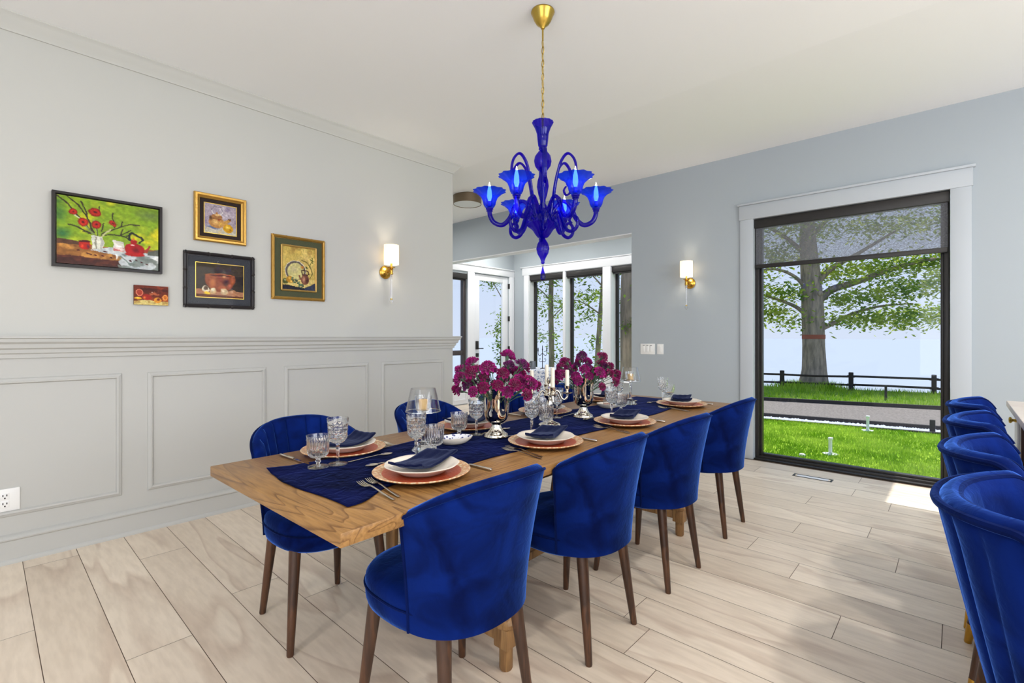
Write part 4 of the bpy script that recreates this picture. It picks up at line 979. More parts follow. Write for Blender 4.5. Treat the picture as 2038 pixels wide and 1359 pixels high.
def make_stool(label):
    t = thing('bar_stool', label, 'bar stool', (0, 0, 0), 0, 'blue velvet bar stools')
    # local -y is the rear, away from the counter
    m, P, L, Rr = shell(R(71), (0.190, 0.175), (0.268, 0.262), lambda s: 0.926 + 0.014 * s - 0.075 * max(0, (s - 0.74) / 0.26) ** 2, lambda s: 0.535, 0.052, 9, 0.002, 0.010, nn=2.2, c=0.0, flare=0.95)
    b = m.build('backrest', M['velvet'], t, angle=60)
    MB().tube(L + P[1:-1] + Rr, 0.008, 8).build('piping', M['piping'], b)
    MB().tube([(p[0] * 0.86, p[1] * 0.86, p[2] + 0.008) for p in P[2:-2]], 0.006, 6).build('inner_piping', M['piping'], b)
    seat_mesh(0.182, 0.176, 0.53, 0.655, cy=0.0).build('seat', M['velvet'], t, angle=50)
    for sx in (-1, 1):
        for sy in (-1, 1):
            x0, y0, x1, y1 = sx * 0.125, sy * 0.118, sx * 0.236, sy * 0.196
            f = lambda k: (x0 + (x1 - x0) * k, y0 + (y1 - y0) * k, 0.545 * (1 - k))
            l = MB().tube([f(0), f(0.5), f(0.84)], [0.022, 0.0185, 0.0155], 16).build('leg', M['walnut'], t)
            MB().tube([f(0.838), f(0.9), f(0.995), f(1.0)], [0.0162, 0.015, 0.0125, 0.0115], 16).build('gold_tip', M['gold'], l)
    k = 0.62; qx = 0.125 + 0.111 * k; qy = 0.118 + 0.078 * k; z = 0.545 * (1 - k)
    MB().tube([(-qx, qy, z), (qx, qy, z)], 0.009, 10).build('footrest', M['gold'], t)
    return t
STX = (1.31, 1.88, 2.485, 3.08)
st_l = ('largest and nearest blue velvet bar stool at the picture edge', 'second blue velvet bar stool from the camera along the counter', 'third blue velvet bar stool from the camera along the counter', 'farthest blue velvet bar stool, nearest the tall window')
stool0 = make_stool(st_l[0]); stool0.location = (STX[0], -0.228, 0); stool0.rotation_euler = (0, 0, PI)
for i in (1, 2, 3): dup(stool0, (STX[i], -0.226, 0), (0, 0, PI), st_l[i])

# kitchen island: stone top cantilevered toward the stools
t = thing('kitchen_island', 'white kitchen island with pale stone top beside the bar stools', 'kitchen island', (0, 0, 0))
MB().bbox(0.75, 3.552, -1.35, -0.184, 0.89, 0.92, 0.004).build('countertop', M['stone'], t)
MB().bbox(0.95, 3.385, -1.30, -0.56, 0.0, 0.8895, 0.004).build('body', M['white'], t)
e = MB().bbox(3.388, 3.535, -1.30, -0.222, 0.0, 0.8895, 0.004).build('end_panel', M['white'], t)
MB().bbox(3.362, 3.3875, -0.558, -0.224, 0.0, 0.8895, 0.003).build('wood_panel', M['walnutp'], t)
d = MB().bbox(3.392, 3.531, -0.2215, -0.212, 0.60, 0.88, 0.003).build('drawer_front', M['white'], t)
k = MB(); k.lathe([(0.0, 0.0), (0.010, 0.0), (0.008, 0.005), (0.006, 0.010), (0.007, 0.014), (0.014, 0.018), (0.016, 0.023), (0.012, 0.027), (0.0, 0.028)], 20); k.xf(Matrix.Translation((3.415, -0.212, 0.838)) @ Matrix.Rotation(R(-90), 4, 'X'))
k.build('knob', M['brass'], d)
# ---------------------------------------------------------------- table runner
def runner_fn(u, v):
    L = -1.452 + 2.89 * u; w = -0.255 + 0.50 * v
    e = max(0, 1 - u / 0.05); w += 0.0
    if v < 0.5: w -= 0.075 * math.exp(-((u - 0.012) / 0.035) ** 2) * (1 - 2 * v)
    w += 0.012 * math.sin(9 * u + 4 * v) + 0.006 * math.sin(31 * u)
    L += 0.010 * math.sin(7 * v + 1) * (1 - u)
    x, y = tw(L, w)
    z = TZ + 0.0022 + 0.0022 * (1 + math.sin(38 * u + 9 * v + 3 * math.sin(5 * v + 11 * u))) * 0.5 + 0.0012 * (1 + math.sin(90 * u - 21 * v + 2 * math.sin(17 * u))) * (0.5 + 0.5 * math.sin(13 * u + 3 * v))
    if u < 0.03 and v > 0.9: z += 0.012 * (1 - u / 0.03) * (v - 0.9) * 10
    return (x, y, z)
m = MB(); m.grid(runner_fn, 300, 50)
ro = m.build('table_runner', M['runner'])
md = ro.modifiers.new('thick', 'SOLIDIFY'); md.thickness = 0.0016; md.offset = -1
tag(ro, 'crushed navy velvet runner along the middle of the oak table', 'table runner')
ZR = TZ + 0.0068      # top of the runner
ZP = TZ + 0.0004

# ---------------------------------------------------------------- tableware prototypes
def proto_charger():
    t = thing('charger_plate', 'x', 'charger plate')
    m = MB(); m.lathe([(0.128, 0.004), (0.134, 0.004), (0.150, 0.009), (0.168, 0.015), (0.170, 0.018), (0.167, 0.020), (0.150, 0.0145), (0.137, 0.0105), (0.128, 0.0095)], 72, cap0=False, cap1=False); m.build('rim', M['peach'], t)
    m = MB(); m.lathe([(0.0, 0.0), (0.118, 0.0), (0.129, 0.004), (0.138, 0.0115), (0.132, 0.0115), (0.118, 0.008), (0.0, 0.0075)], 64); m.build('well', M['copper'], t)
    return t
def proto_plate():
    mod = lambda r, z, th: r * (1 + 0.012 * math.cos(9 * th) * (r / 0.135) ** 3)
    m = MB(); m.lathe([(0.0, 0.0), (0.072, 0.0), (0.080, 0.002), (0.096, 0.014), (0.113, 0.022), (0.1275, 0.028), (0.1295, 0.0305), (0.126, 0.032), (0.112, 0.0265), (0.094, 0.0175), (0.078, 0.008), (0.0, 0.0065)], 90, mod)
    o = m.build('dinner_plate', M['cream'], None, angle=50)
    return tag(o, 'x', 'plate')
def proto_napkin():
    m = MB()
    def fn(u, v):
        x = (u - 0.5) * 0.245; y = (v - 0.5) * 0.125
        y += 0.018 * math.sin(PI * u) - 0.02 * u
        d = math.hypot(x, y)
        z = 0.010 + 0.52 * max(0, d - 0.06) ** 1.2 + 0.0022 * math.sin(11 * u + 5 * v) * u + 0.0008 * math.sin(23 * v + 6 * u)
        if u < 0.12: z += 0.004 * math.sin((0.12 - u) / 0.12 * PI / 2)
        return (x, y, z)
    n = 36
    top = [[fn(i / n, j / 18) for j in range(19)] for i in range(n + 1)]
    m.grid(lambda u, v: (lambda p: (p[0], p[1], p[2] + 0.006))(fn(u, v)), n, 18)
    o = m.build('napkin', M['napkin'])
    md = o.modifiers.new('fold', 'SOLIDIFY'); md.thickness = 0.007; md.offset = -1
    return tag(o, 'x', 'napkin')
def flat_strip(m, pts, hw, th, z):
    """flat bar along y: pts of y, half widths, z offsets"""
    rs = []
    for y, w_, dz in zip(pts, hw, z):
        rs.append([(-w_, y, dz), (-w_ * 0.5, y, dz + th * 0.25), (w_ * 0.5, y, dz + th * 0.25), (w_, y, dz), (w_ * 0.5, y, dz - th * 0.5), (-w_ * 0.5, y, dz - th * 0.5)])
    m.rings(rs)
def proto_fork():
    m = MB()
    flat_strip(m, [-0.112, -0.10, -0.04, 0.01, 0.03, 0.045, 0.058], [0.0052, 0.0058, 0.0042, 0.0034, 0.0044, 0.010, 0.0118], 0.0040, [0.003, 0.003, 0.006, 0.011, 0.012, 0.009, 0.0068])
    for i in range(4):
        x = (i - 1.5) * 0.0066
        m.tube([(x, 0.056, 0.0070), (x, 0.075, 0.0055), (x * 1.02, 0.095, 0.0066), (x * 1.02, 0.112, 0.0105)], [0.0022, 0.002, 0.0017, 0.001], 6, flat=0.7)
    return tag(m.build('fork', M['steel'], None, angle=60), 'x', 'fork')
def proto_knife():
    m = MB(); m.tube([(0, -0.118, 0.0058), (0, -0.112, 0.006), (0, -0.05, 0.006), (0, -0.012, 0.006), (0, -0.004, 0.0058)], [0.004, 0.0066, 0.006, 0.0058, 0.004], 10, flat=0.8)
    t = m.build('table_knife', M['steel'], None, angle=60)
    b = MB(); rs = []
    for y, a_, c_ in ((-0.006, -0.004, 0.004), (0.004, -0.008, 0.005), (0.06, -0.010, 0.006), (0.10, -0.008, 0.006), (0.118, 0.002, 0.0058)):
        rs.append([(a_, y, 0.0038), (c_, y, 0.003), (c_, y, 0.0055), (a_, y, 0.0042)])
    b.rings(rs); b.build('blade', M['steel'], t, angle=30)
    return tag(t, 'x', 'knife')
def proto_spoon():
    m = MB(); flat_strip(m, [-0.09, -0.08, -0.02, 0.03, 0.045], [0.0048, 0.0052, 0.0036, 0.003, 0.004], 0.0036, [0.003, 0.003, 0.007, 0.010, 0.0095])
    rs = []
    m.grid(lambda u, v: (0.0165 * math.sin(PI * u) ** 0.75 * (2 * v - 1), 0.040 + 0.056 * u, 0.0095 - 0.0065 * math.sin(PI * u) * (1 - (2 * v - 1) ** 2)), 16, 12)
    m.grid(lambda u, v: (0.0165 * math.sin(PI * u) ** 0.75 * (2 * v - 1), 0.040 + 0.056 * u, 0.0086 - 0.0066 * math.sin(PI * u) * (1 - (2 * v - 1) ** 2)), 16, 12)
    return tag(m.build('dessert_spoon', M['steel'], None, angle=60, fixn=False), 'x', 'spoon')
def proto_goblet():
    t = thing('wine_goblet', 'x', 'glass')
    def cut(r, z, th):
        row = math.floor((z - 0.088) / 0.0165); 
        k = abs(math.sin(7 * (th + row * PI / 14))) ** 0.5 if 0.088 < z < 0.155 else 1.0
        q = abs(math.sin(PI * (z - 0.088) / 0.0165)) ** 0.4 if 0.088 < z < 0.155 else 1.0
        return r * (1 - 0.055 * (1 - min(k, q)))
    zz = [0.080, 0.083, 0.087] + [0.088 + 0.00275 * i for i in range(25)] + [0.160, 0.168, 0.174, 0.175]
    rad = lambda z: 0.012 + (0.0395 - 0.012) * min(1, max(0, (z - 0.080) / 0.020)) ** 0.5 * (0.80 + 0.20 * min(1, max(0, (z - 0.09) / 0.085)))
    prof = [(0.0, 0.080)] + [(rad(z), z) for z in zz] + [(rad(0.175) - 0.0026, 0.175), (rad(0.15) - 0.0042, 0.15), (rad(0.115) - 0.005, 0.115), (rad(0.098) - 0.006, 0.098), (0.014, 0.0915), (0.0, 0.0905)]
    m = MB(); o_mod = lambda r, z, th: cut(r, z, th)
    rs = []; seg = 84
    for i, (r, z) in enumerate(prof):
        inner = i > len(zz)
        rs.append([((r if inner else cut(r, z, 2 * PI * j / seg)) * math.cos(2 * PI * j / seg), (r if inner else cut(r, z, 2 * PI * j / seg)) * math.sin(2 * PI * j / seg), z) for j in range(seg)])
    m.rings(rs, True, False, False); m.build('bowl', M['crystal'], t, angle=25)
    m = MB(); m.lathe([(0.0, 0.006), (0.008, 0.0065), (0.0048, 0.012), (0.0052, 0.035), (0.0068, 0.058), (0.0072, 0.066), (0.0050, 0.071), (0.010, 0.076), (0.008, 0.0798), (0.0, 0.0799)], 8); m.build('stem', M['crystal'], t, angle=15)
    m = MB(); m.lathe([(0.0, 0.0), (0.034, 0.0), (0.0355, 0.0018), (0.034, 0.0034), (0.018, 0.0045), (0.008, 0.0064), (0.0, 0.0064)], 40); m.build('foot', M['crystal'], t)
    return t
def proto_tumbler():
    t = thing('ribbed_water_glass', 'x', 'glass')
    zz = [(0.012, 0.036), (0.026, 0.0385), (0.034, 0.046), (0.0375, 0.056), (0.039, 0.070), (0.0395, 0.100), (0.0405, 0.104), (0.0415, 0.116), (0.0418, 0.118)]
    inn = [(0.0395, 0.118), (0.0385, 0.105), (0.0365, 0.10), (0.0355, 0.07), (0.032, 0.056), (0.022, 0.048), (0.0, 0.0465)]
    seg = 96; rs = []
    for i, (r, z) in enumerate([(0.0, 0.036)] + zz + inn):
        amp = 0.045 if (1 < i <= 6) else 0.0
        rs.append([(r * (1 - amp * (1 - abs(math.sin(12 * 2 * PI * j / seg)))) * math.cos(2 * PI * j / seg), r * (1 - amp * (1 - abs(math.sin(12 * 2 * PI * j / seg)))) * math.sin(2 * PI * j / seg), z) for j in range(seg)])
    m = MB(); m.rings(rs, True, False, False); m.build('bowl', M['crystal'], t, angle=25)
    m = MB(); m.lathe([(0.0, 0.0065), (0.010, 0.007), (0.0065, 0.013), (0.008, 0.018), (0.0105, 0.022), (0.008, 0.027), (0.010, 0.033), (0.012, 0.0355), (0.0, 0.0358)], 12); m.build('stem', M['crystal'], t, angle=20)
    m = MB(); m.lathe([(0.0, 0.0), (0.036, 0.0), (0.0372, 0.002), (0.0355, 0.004), (0.020, 0.0055), (0.010, 0.0068), (0.0, 0.0068)], 48, rib(8, 0.03)); m.build('foot', M['crystal'], t)
    return t
seats = []
ords = ('first', 'second', 'third', 'fourth')
for i, (x, y) in enumerate(((1.045, 1.388), (1.72, 1.372), (2.415, 1.365), (3.31, 1.425))):
    seats.append((x, y, TA, 'at %s seat from free table end, bar-stool side' % ords[i], 0, i))
for i, (x, y) in enumerate(((1.03, 1.905), (1.752, 1.92), (2.42, 1.935), (3.17, 1.955))):
    seats.append((x, y, PI + TA, 'at %s seat from free table end, picture-wall side' % ords[i], 1, i))
kinds = {}
def put(kind, mk, loc, rz, label, group):
    if kind not in kinds:
        o = mk(); kinds[kind] = o; o.location = loc; o.rotation_euler = (0, 0, rz); o['label'] = label; o['group'] = group; return o
    return dup(kinds[kind], loc, (0, 0, rz), label, None, group)
gob_off = {(0, 0): (0.118, 0.186), (0, 1): (0.123, 0.18), (0, 2): (0.165, 0.176), (0, 3): (0.14, 0.20), (1, 0): (0.125, 0.175), (1, 1): (0.115, 0.075 + 0.1), (1, 2): (0.12, 0.18), (1, 3): (0.13, 0.18)}
tum_off = {(0, 0): (0.213, 0.19), (0, 1): (0.30, 0.225), (0, 2): (0.335, 0.205), (0, 3): (0.215, 0.185), (1, 0): (0.195, 0.16), (1, 1): (0.215, 0.16), (1, 2): (0.22, 0.17), (1, 3): (0.22, 0.17)}
for (x, y, a, where, side, i) in seats:
    def L(dx, dy): return (x + dx * math.cos(a) - dy * math.sin(a), y + dx * math.sin(a) + dy * math.cos(a))
    put('charger', proto_charger, (x, y, ZR - 0.001), a, 'copper charger plate with beaten rim ' + where, 'copper charger plates on the table')
    put('plate', proto_plate, (x, y, ZR + 0.008), a + 0.3 * i, 'cream wavy-rimmed dinner plate ' + where, 'cream dinner plates on the chargers')
    put('napkin', proto_napkin, (*L(0.005, 0.006), ZR + 0.016), a + R(24 if side == 0 else 12) + 0.12 * math.sin(3 * i), 'folded navy napkin ' + where, 'navy napkins on the plates')
    put('fork', proto_fork, (*L(-0.208, -0.035), ZP), a + R(-5), 'silver fork farther from the plate ' + where, 'silver forks beside the plates')
    put('fork', proto_fork, (*L(-0.176, -0.025 + 0.004 * i), ZP + 0.0), a + R(-8), 'silver fork nearer the plate ' + where, 'silver forks beside the plates')
    put('knife', proto_knife, (*L(0.196, -0.03), ZP), a + R(2), 'silver table knife ' + where, 'silver knives beside the plates')
    put('spoon', proto_spoon, (*L(0.0, 0.197), ZR), a + R(82), 'silver dessert spoon ' + where, 'silver spoons above the plates')
    put('goblet', proto_goblet, (*L(*gob_off[(side, i)]), ZR), a, 'tall cut-crystal wine goblet ' + where, 'cut-crystal wine goblets')
    put('tumbler', proto_tumbler, (*L(*tum_off[(side, i)]), ZR), a, 'short ribbed crystal water glass ' + where, 'ribbed crystal water glasses')

# ---------------------------------------------------------------- vases with carnations
def proto_vase():
    t = thing('silver_vase', 'x', 'vase')
    m = MB(); m.lathe([(0.0, 0.063), (0.018, 0.063), (0.034, 0.068), (0.050, 0.082), (0.0585, 0.104), (0.062, 0.140), (0.0635, 0.180), (0.0665, 0.206), (0.073, 0.224), (0.081, 0.235), (0.0815, 0.2365), (0.079, 0.237), (0.071, 0.226), (0.064, 0.206), (0.061, 0.180), (0.0595, 0.14), (0.056, 0.105), (0.046, 0.084), (0.0, 0.072)], 72); m.build('body', M['chrome'], t, angle=60)
    m = MB(); m.lathe([(0.0, 0.0), (0.058, 0.0), (0.0595, 0.003), (0.057, 0.006), (0.0575, 0.010), (0.054, 0.015), (0.043, 0.021), (0.034, 0.030), (0.027, 0.042), (0.023, 0.054), (0.0225, 0.060), (0.026, 0.063), (0.0, 0.0631)], 64); m.build('pedestal', M['chrome'], t, angle=50)
    return t
v1 = proto_vase(); v1.location = (1.676, 1.640, ZR); tag(v1, 'polished silver urn vase of carnations behind the second plate, nearer the free table end', 'vase', 'silver urn vases')
v2 = dup(v1, (2.437, 1.655, ZR), (0, 0, 0.4), 'polished silver urn vase of carnations between the candelabrum and the far candle lamp')
def bloom_mesh(seed, size):
    r = random.Random(seed); m = MB()
    for k in range(5):
        rad = size * (1.0 - 0.17 * k); lift = 0.004 + 0.0052 * k; cup = 0.15 + 0.30 * k
        ph = r.random() * 6; nf = 9 + k
        def fn(u, v, rad=rad, lift=lift, cup=cup, ph=ph, nf=nf, k=k):
            a = 2 * PI * u; q = 0.15 + 0.85 * v
            ruf = 1 + v * (0.10 * math.sin(nf * a + ph) + 0.06 * math.sin(2.7 * nf * a + ph * 2))
            rr = rad * q * ruf * math.cos(cup * v * 0.8)
            z = lift + rad * (math.sin(cup * v) * 0.9 * v) + v * rad * 0.16 * math.sin(nf * a * 1.0 + 1.7 * ph + k) 
            return (rr * math.cos(a), rr * math.sin(a), z)
        m.grid(fn, 54, 4)
    return m
def proto_carnation(seed, mat, length, bend, size):
    t = thing('carnation', 'x', 'flower')
    pts = catmull([(0, 0, 0), (0, bend * 0.1, length * 0.4), (0, bend * 0.45, length * 0.75), (0, bend, length)], 5)
    MB().tube(pts, 0.0019, 6).build('stem', M['stem'], t)
    dv = (pts[-1] - pts[-2]).normalized(); q = Vector((0, 0, 1)).rotation_difference(dv).to_matrix().to_4x4()
    Mx = Matrix.Translation(pts[-1]) @ q
    c = MB(); c.lathe([(0.0, -0.003), (0.004, 0.0), (0.0065, 0.008), (0.008, 0.018), (0.0085, 0.021), (0.0, 0.019)], 10); c.xf(Mx); c.build('calyx', M['stem'], t)
    b = bloom_mesh(seed, size); b.xf(Mx @ Matrix.Translation((0, 0, 0.014))); b.build('bloom', mat, t, fixn=False, angle=80)
    lf = MB()
    for (h, sgn) in ((0.5, 1), (0.62, -1)):
        p = pts[int(h * (len(pts) - 1))]
        lf.tube([p, p + Vector((sgn * 0.012, 0, 0.022)), p + Vector((sgn * 0.030, 0, 0.030))], [0.0012, 0.0028, 0.0004], 5, flat=0.3)
    lf.build('leaf', M['stem'], t)
    return t
protos = []
def bouquet(vx, vy, n, label, group, seed, spread):
    r = random.Random(seed)
    for i in range(n):
        az = 2 * PI * (i * 0.381966) + r.uniform(-.25, .25)
        k = math.sqrt((i + 0.6) / n); tilt = R(6 + spread * k) * r.uniform(0.9, 1.08)
        v = r.randrange(3); bend = (0.05, 0.02, 0.075)[v]
        L = 0.235 * r.uniform(0.86, 1.16) * (1.06 - 0.14 * k)
        base = (vx - 0.018 * math.cos(az), vy - 0.018 * math.sin(az), ZR + 0.095)
        rot = (-tilt * 0.82, 0, az - PI / 2)
        rz = Matrix.Rotation(az - PI / 2, 4, 'Z') @ Matrix.Rotation(-tilt * 0.82, 4, 'X') @ Matrix.Rotation(r.uniform(-.1, .1), 4, 'Y')
        e = rz.to_euler()
        if len(protos) < 4:
            o = proto_carnation(10 + len(protos), (M['bloom'], M['bloom3'], M['bloom2'], M['bloom'])[len(protos)], 0.235, (0.03, 0.05, 0.02, 0.07)[len(protos)], (0.034, 0.031, 0.029, 0.027)[len(protos)])
            protos.append(o); o.location = base; o.rotation_euler = e; o.scale = (L / 0.235,) * 3
            o['label'] = label; o['group'] = group
        else:
            dup(protos[r.choice((0, 0, 1, 1, 2, 3))], base, e, label, (L / 0.235,) * 3, group)
bouquet(1.676, 1.640, 50, 'purple-magenta carnation in the silver vase behind the second plate', 'carnations in the foremost silver vase', 3, 50)
bouquet(2.437, 1.655, 44, 'purple-magenta carnation in the silver vase between candelabrum and far candle lamp', 'carnations in the farther silver vase', 8, 52)

# ---------------------------------------------------------------- candelabrum and its candles
t = thing('candelabrum', 'silver four-armed candelabrum between the two flower vases', 'candelabrum', (2.085, 1.635, ZR), R(42.5 - 90 + 8))
MB().lathe([(0.0, 0.0), (0.058, 0.0), (0.060, 0.004), (0.054, 0.010), (0.040, 0.016), (0.022, 0.022), (0.014, 0.034), (0.011, 0.048), (0.018, 0.056), (0.012, 0.064), (0.015, 0.09), (0.020, 0.115), (0.013, 0.135), (0.017, 0.142), (0.026, 0.150), (0.034, 0.164), (0.028, 0.176), (0.014, 0.184), (0.020, 0.192), (0.030, 0.200), (0.024, 0.208), (0.012, 0.214), (0.010, 0.225), (0.0, 0.226)], 40).build('column', M['chrome'], t)
fin = MB()
for k in range(6):
    a = k * PI / 3; fin.tube([(0.006 * math.cos(a), 0.006 * math.sin(a), 0.222), (0.013 * math.cos(a), 0.013 * math.sin(a), 0.240), (0.010 * math.cos(a), 0.010 * math.sin(a), 0.262)], [0.003, 0.004, 0.0008], 6)
fin.build('finial', M['chrome'], t)
cpos = []
for k in range(4):
    a = k * PI / 2; c_, s_ = math.cos(a), math.sin(a); Rr = 0.098 if k % 2 == 0 else 0.075
    q = lambda r, z: (c_ * r, s_ * r, z)
    ao = MB().tube(catmull([q(0.020, 0.165), q(0.036, 0.186), q(0.052, 0.178), q(0.064, 0.150), q(0.082, 0.138), q(Rr, 0.152) if Rr > 0.09 else q(0.078, 0.15), q(Rr, 0.170)], 6), [0.0062] * 12 + [0.0055] * 25, 10).build('arm', M['chrome'], t)
    MB().lathe([(0.0, 0.168), (0.010, 0.168), (0.028, 0.174), (0.029, 0.1765), (0.010, 0.1775), (0.007, 0.182), (0.008, 0.190), (0.013, 0.198), (0.016, 0.210), (0.017, 0.213), (0.014, 0.213), (0.011, 0.200), (0.0, 0.199)], 24, c=q(Rr, 0)).build('candle_cup', M['chrome'], ao)
    cpos.append((Rr, a))
cl = ('ivory taper candle on the candelabrum arm beside the farther vase', 'ivory taper candle on the rear candelabrum arm', 'ivory taper candle on the candelabrum arm beside the foremost flowers', 'ivory taper candle on the front candelabrum arm')
for k, (Rr, a) in enumerate(cpos):
    p = Matrix.Rotation(R(42.5 - 90 + 8), 4, 'Z') @ Vector((Rr * math.cos(a), Rr * math.sin(a), 0))
    h = (0.10, 0.125, 0.10, 0.118)[k]
    c = thing('taper_candle', cl[k], 'candle', (2.085 + p.x, 1.635 + p.y, ZR + 0.1995), 0, 'ivory tapers in the candelabrum')
    MB().lathe([(0.0, 0.0), (0.0100, 0.0), (0.0102, 0.014), (0.0115, 0.0145), (0.0105, h - 0.004), (0.007, h), (0.0, h - 0.002)], 18).build('wax', M['wax'], c)
    MB().tube([(0, 0, h - 0.003), (0.001, 0, h + 0.007)], 0.0008, 5).build('wick', M['slot'], c)

# ---------------------------------------------------------------- glass candle lamps
def candle_lamp(loc, label, clabel, cl_h):
    t = thing('candle_lamp', label, 'candle lamp', loc, 0.2, 'crystal candle lamps on the runner')
    MB().lathe([(0.0, 0.0), (0.046, 0.0), (0.047, 0.004), (0.043, 0.008), (0.030, 0.024), (0.018, 0.038), (0.0, 0.038)], 16, rib(8, 0.05)).build('base', M['crystal'], t, angle=15)
    MB().lathe([(0.0, 0.0385), (0.010, 0.0385), (0.008, 0.048), (0.0075, 0.11), (0.0085, 0.150), (0.012, 0.158), (0.0, 0.160)], 10).build('stem', M['crystal'], t, angle=15)
    MB().lathe([(0.0, 0.161), (0.020, 0.162), (0.030, 0.172), (0.034, 0.205), (0.0365, 0.232), (0.0335, 0.232), (0.031, 0.205), (0.027, 0.178), (0.0, 0.174)], 40, rib(10, 0.03)).build('candle_cup', M['crystal'], t)
    MB().lathe([(0.072, 0.166), (0.0735, 0.166), (0.0525, 0.262), (0.0515, 0.264), (0.0500, 0.262), (0.0715, 0.166)], 56, cap0=False, cap1=False).build('glass_shade', M['thinglass'], t)
    MB().lathe([(0.0734, 0.165), (0.0742, 0.167), (0.0734, 0.169), (0.0716, 0.167), (0.0734, 0.165)], 56, cap0=False, cap1=False).build('shade_rim', M['crystal'], t)
    c = thing('votive_candle', clabel, 'candle', (loc[0], loc[1], loc[2] + 0.1745), 0, 'amber candles in the crystal lamps')
    MB().lathe([(0.0, 0.0), (0.019, 0.0), (0.020, cl_h - 0.002), (0.018, cl_h), (0.0, cl_h - 0.002)], 24).build('wax', M['amber'], c)
    MB().tube([(0, 0, cl_h - 0.003), (0, 0.001, cl_h + 0.006)], 0.0008, 5).build('wick', M['slot'], c)
candle_lamp((1.262, 1.668, ZR), 'crystal candle lamp with flared glass shade behind the first goblet', 'amber candle in the glass lamp nearer the free table end', 0.042)
candle_lamp((3.12, 1.718, ZR), 'crystal candle lamp with flared glass shade toward the window end of the table', 'amber candle in the glass lamp near the light switches', 0.040)

# ---------------------------------------------------------------- small dishes
def dish(loc, rz, label, sx, sy, mat_in):
    t = thing('oval_dish', label, 'dish', loc, rz, 'oval print dishes on the runner')
    MB().lathe([(0.0, 0.0), (0.036, 0.0), (0.050, 0.006), (0.066, 0.020), (0.072, 0.030), (0.0725, 0.032), (0.070, 0.032)], 56, sx=sx, sy=sy, cap1=False).build('outside', M['cream'], t)
    MB().lathe([(0.0705, 0.0322), (0.063, 0.022), (0.048, 0.010), (0.034, 0.0045), (0.0, 0.004)], 56, sx=sx, sy=sy, cap0=False).build('printed_inside', mat_in, t)
    return t
dish((1.435, 1.668, ZR), R(-22), 'white oval dish with blue printed inside behind the ribbed glass', 1.18, 0.72, M['print'])
dish((2.855, 1.735, ZR), R(-42), 'white oval dish holding two little glasses near the far candle lamp', 1.12, 0.85, M['cream'])
for (x, y, lb, filled) in ((2.835, 1.738, 'little glass of pink wax in the far oval dish', True), (2.892, 1.712, 'little dark glass beside the pink wax one in the far dish', False)):
    g = thing('votive_glass', lb, 'votive glass', (x, y, ZR + 0.0055), 0, 'little glasses in the far dish')
    MB().lathe([(0.0, 0.0), (0.025, 0.0), (0.023, 0.03), (0.0205, 0.058), (0.019, 0.058), (0.021, 0.03), (0.0225, 0.004), (0.0, 0.004)], 32).build('cup', M['crystal'], g)
    MB().lathe([(0.0, 0.0045), (0.0215, 0.0045), (0.0205, 0.027), (0.0, 0.028)], 24).build('wax', M['pinkwax'] if filled else pbr('dark_wax', S(46, 44, 52), 0.4), g)
tag(MB().lathe([(0.0, 0.0), (0.016, 0.0), (0.018, 0.05), (0.0185, 0.088), (0.0165, 0.088), (0.015, 0.01), (0.0, 0.01)], 24).build('votive_cup', M['bronze'], loc=(2.955, 1.805, ZR)), 'slim bronze votive cup behind the far oval dish', 'votive cup')
# ---------------------------------------------------------------- sunroom table
t = thing('round_table', 'round sunroom table under a blue and white patterned cloth', 'table', (5.98, 4.78, 0))
MB().lathe([(0.0, 0.0), (0.2, 0.0), (0.2, 0.02), (0.04, 0.04), (0.035, 0.70), (0.30, 0.715), (0.40, 0.715), (0.40, 0.735), (0.0, 0.735)], 40).build('pedestal', M['walnutp'], t)
m = MB(); m.lathe([(0.0, 0.742), (0.40, 0.742), (0.412, 0.738), (0.42, 0.72), (0.44, 0.5), (0.47, 0.2), (0.485, 0.05), (0.483, 0.05), (0.466, 0.2), (0.436, 0.5), (0.415, 0.72), (0.405, 0.7365), (0.0, 0.7365)], 120, lambda r, z, th: r * (1 + (0.035 * math.sin(12 * th) + 0.02 * math.sin(7 * th + 1)) * max(0, (0.73 - z)) / 0.7) if r > 0.41 else r)
c = m.build('patterned_tablecloth', spotted('toile_cloth', S(222, 226, 236), S(130, 146, 182), 34, 0.36, 0.85, soft=0.12)); c.location = (5.98, 4.78, 0)
tag(c, 'blue and white patterned cloth draped over the sunroom table', 'tablecloth')
zt = 0.7425
t = thing('iron_candelabrum', 'small black iron candelabrum standing on the patterned sunroom table', 'candelabrum', (5.94, 4.80, zt), R(-47.5)); t.scale = (0.72,) * 3
g = MB(); g.lathe([(0.0, 0.0), (0.05, 0.0), (0.05, 0.008), (0.012, 0.016), (0.008, 0.03), (0.008, 0.40), (0.014, 0.41), (0.009, 0.43), (0.006, 0.50), (0.0, 0.505)], 20); g.build('column', M['iron'], t)
for s in (-1, 1):
    a = MB().tube(catmull([(0, 0, 0.335), (s * 0.03, 0, 0.31), (s * 0.06, 0, 0.28), (s * 0.09, 0, 0.31), (s * 0.095, 0, 0.37)], 6), 0.006, 8).build('arm', M['iron'], t)
    MB().lathe([(0.0, 0.37), (0.022, 0.375), (0.012, 0.38), (0.012, 0.43), (0.006, 0.455), (0.0, 0.455)], 16, c=(s * 0.095, 0, 0)).build('candle_cup', M['iron'], a)
    MB().tube(catmull([(0, 0, 0.16), (s * 0.05, 0, 0.15), (s * 0.075, 0, 0.19), (s * 0.055, 0, 0.22), (s * 0.04, 0, 0.20)], 6), 0.005, 8).build('scroll', M['iron'], t)
t = thing('metal_mug', 'grey metal mug on the patterned sunroom table', 'mug', (5.80, 4.88, zt))
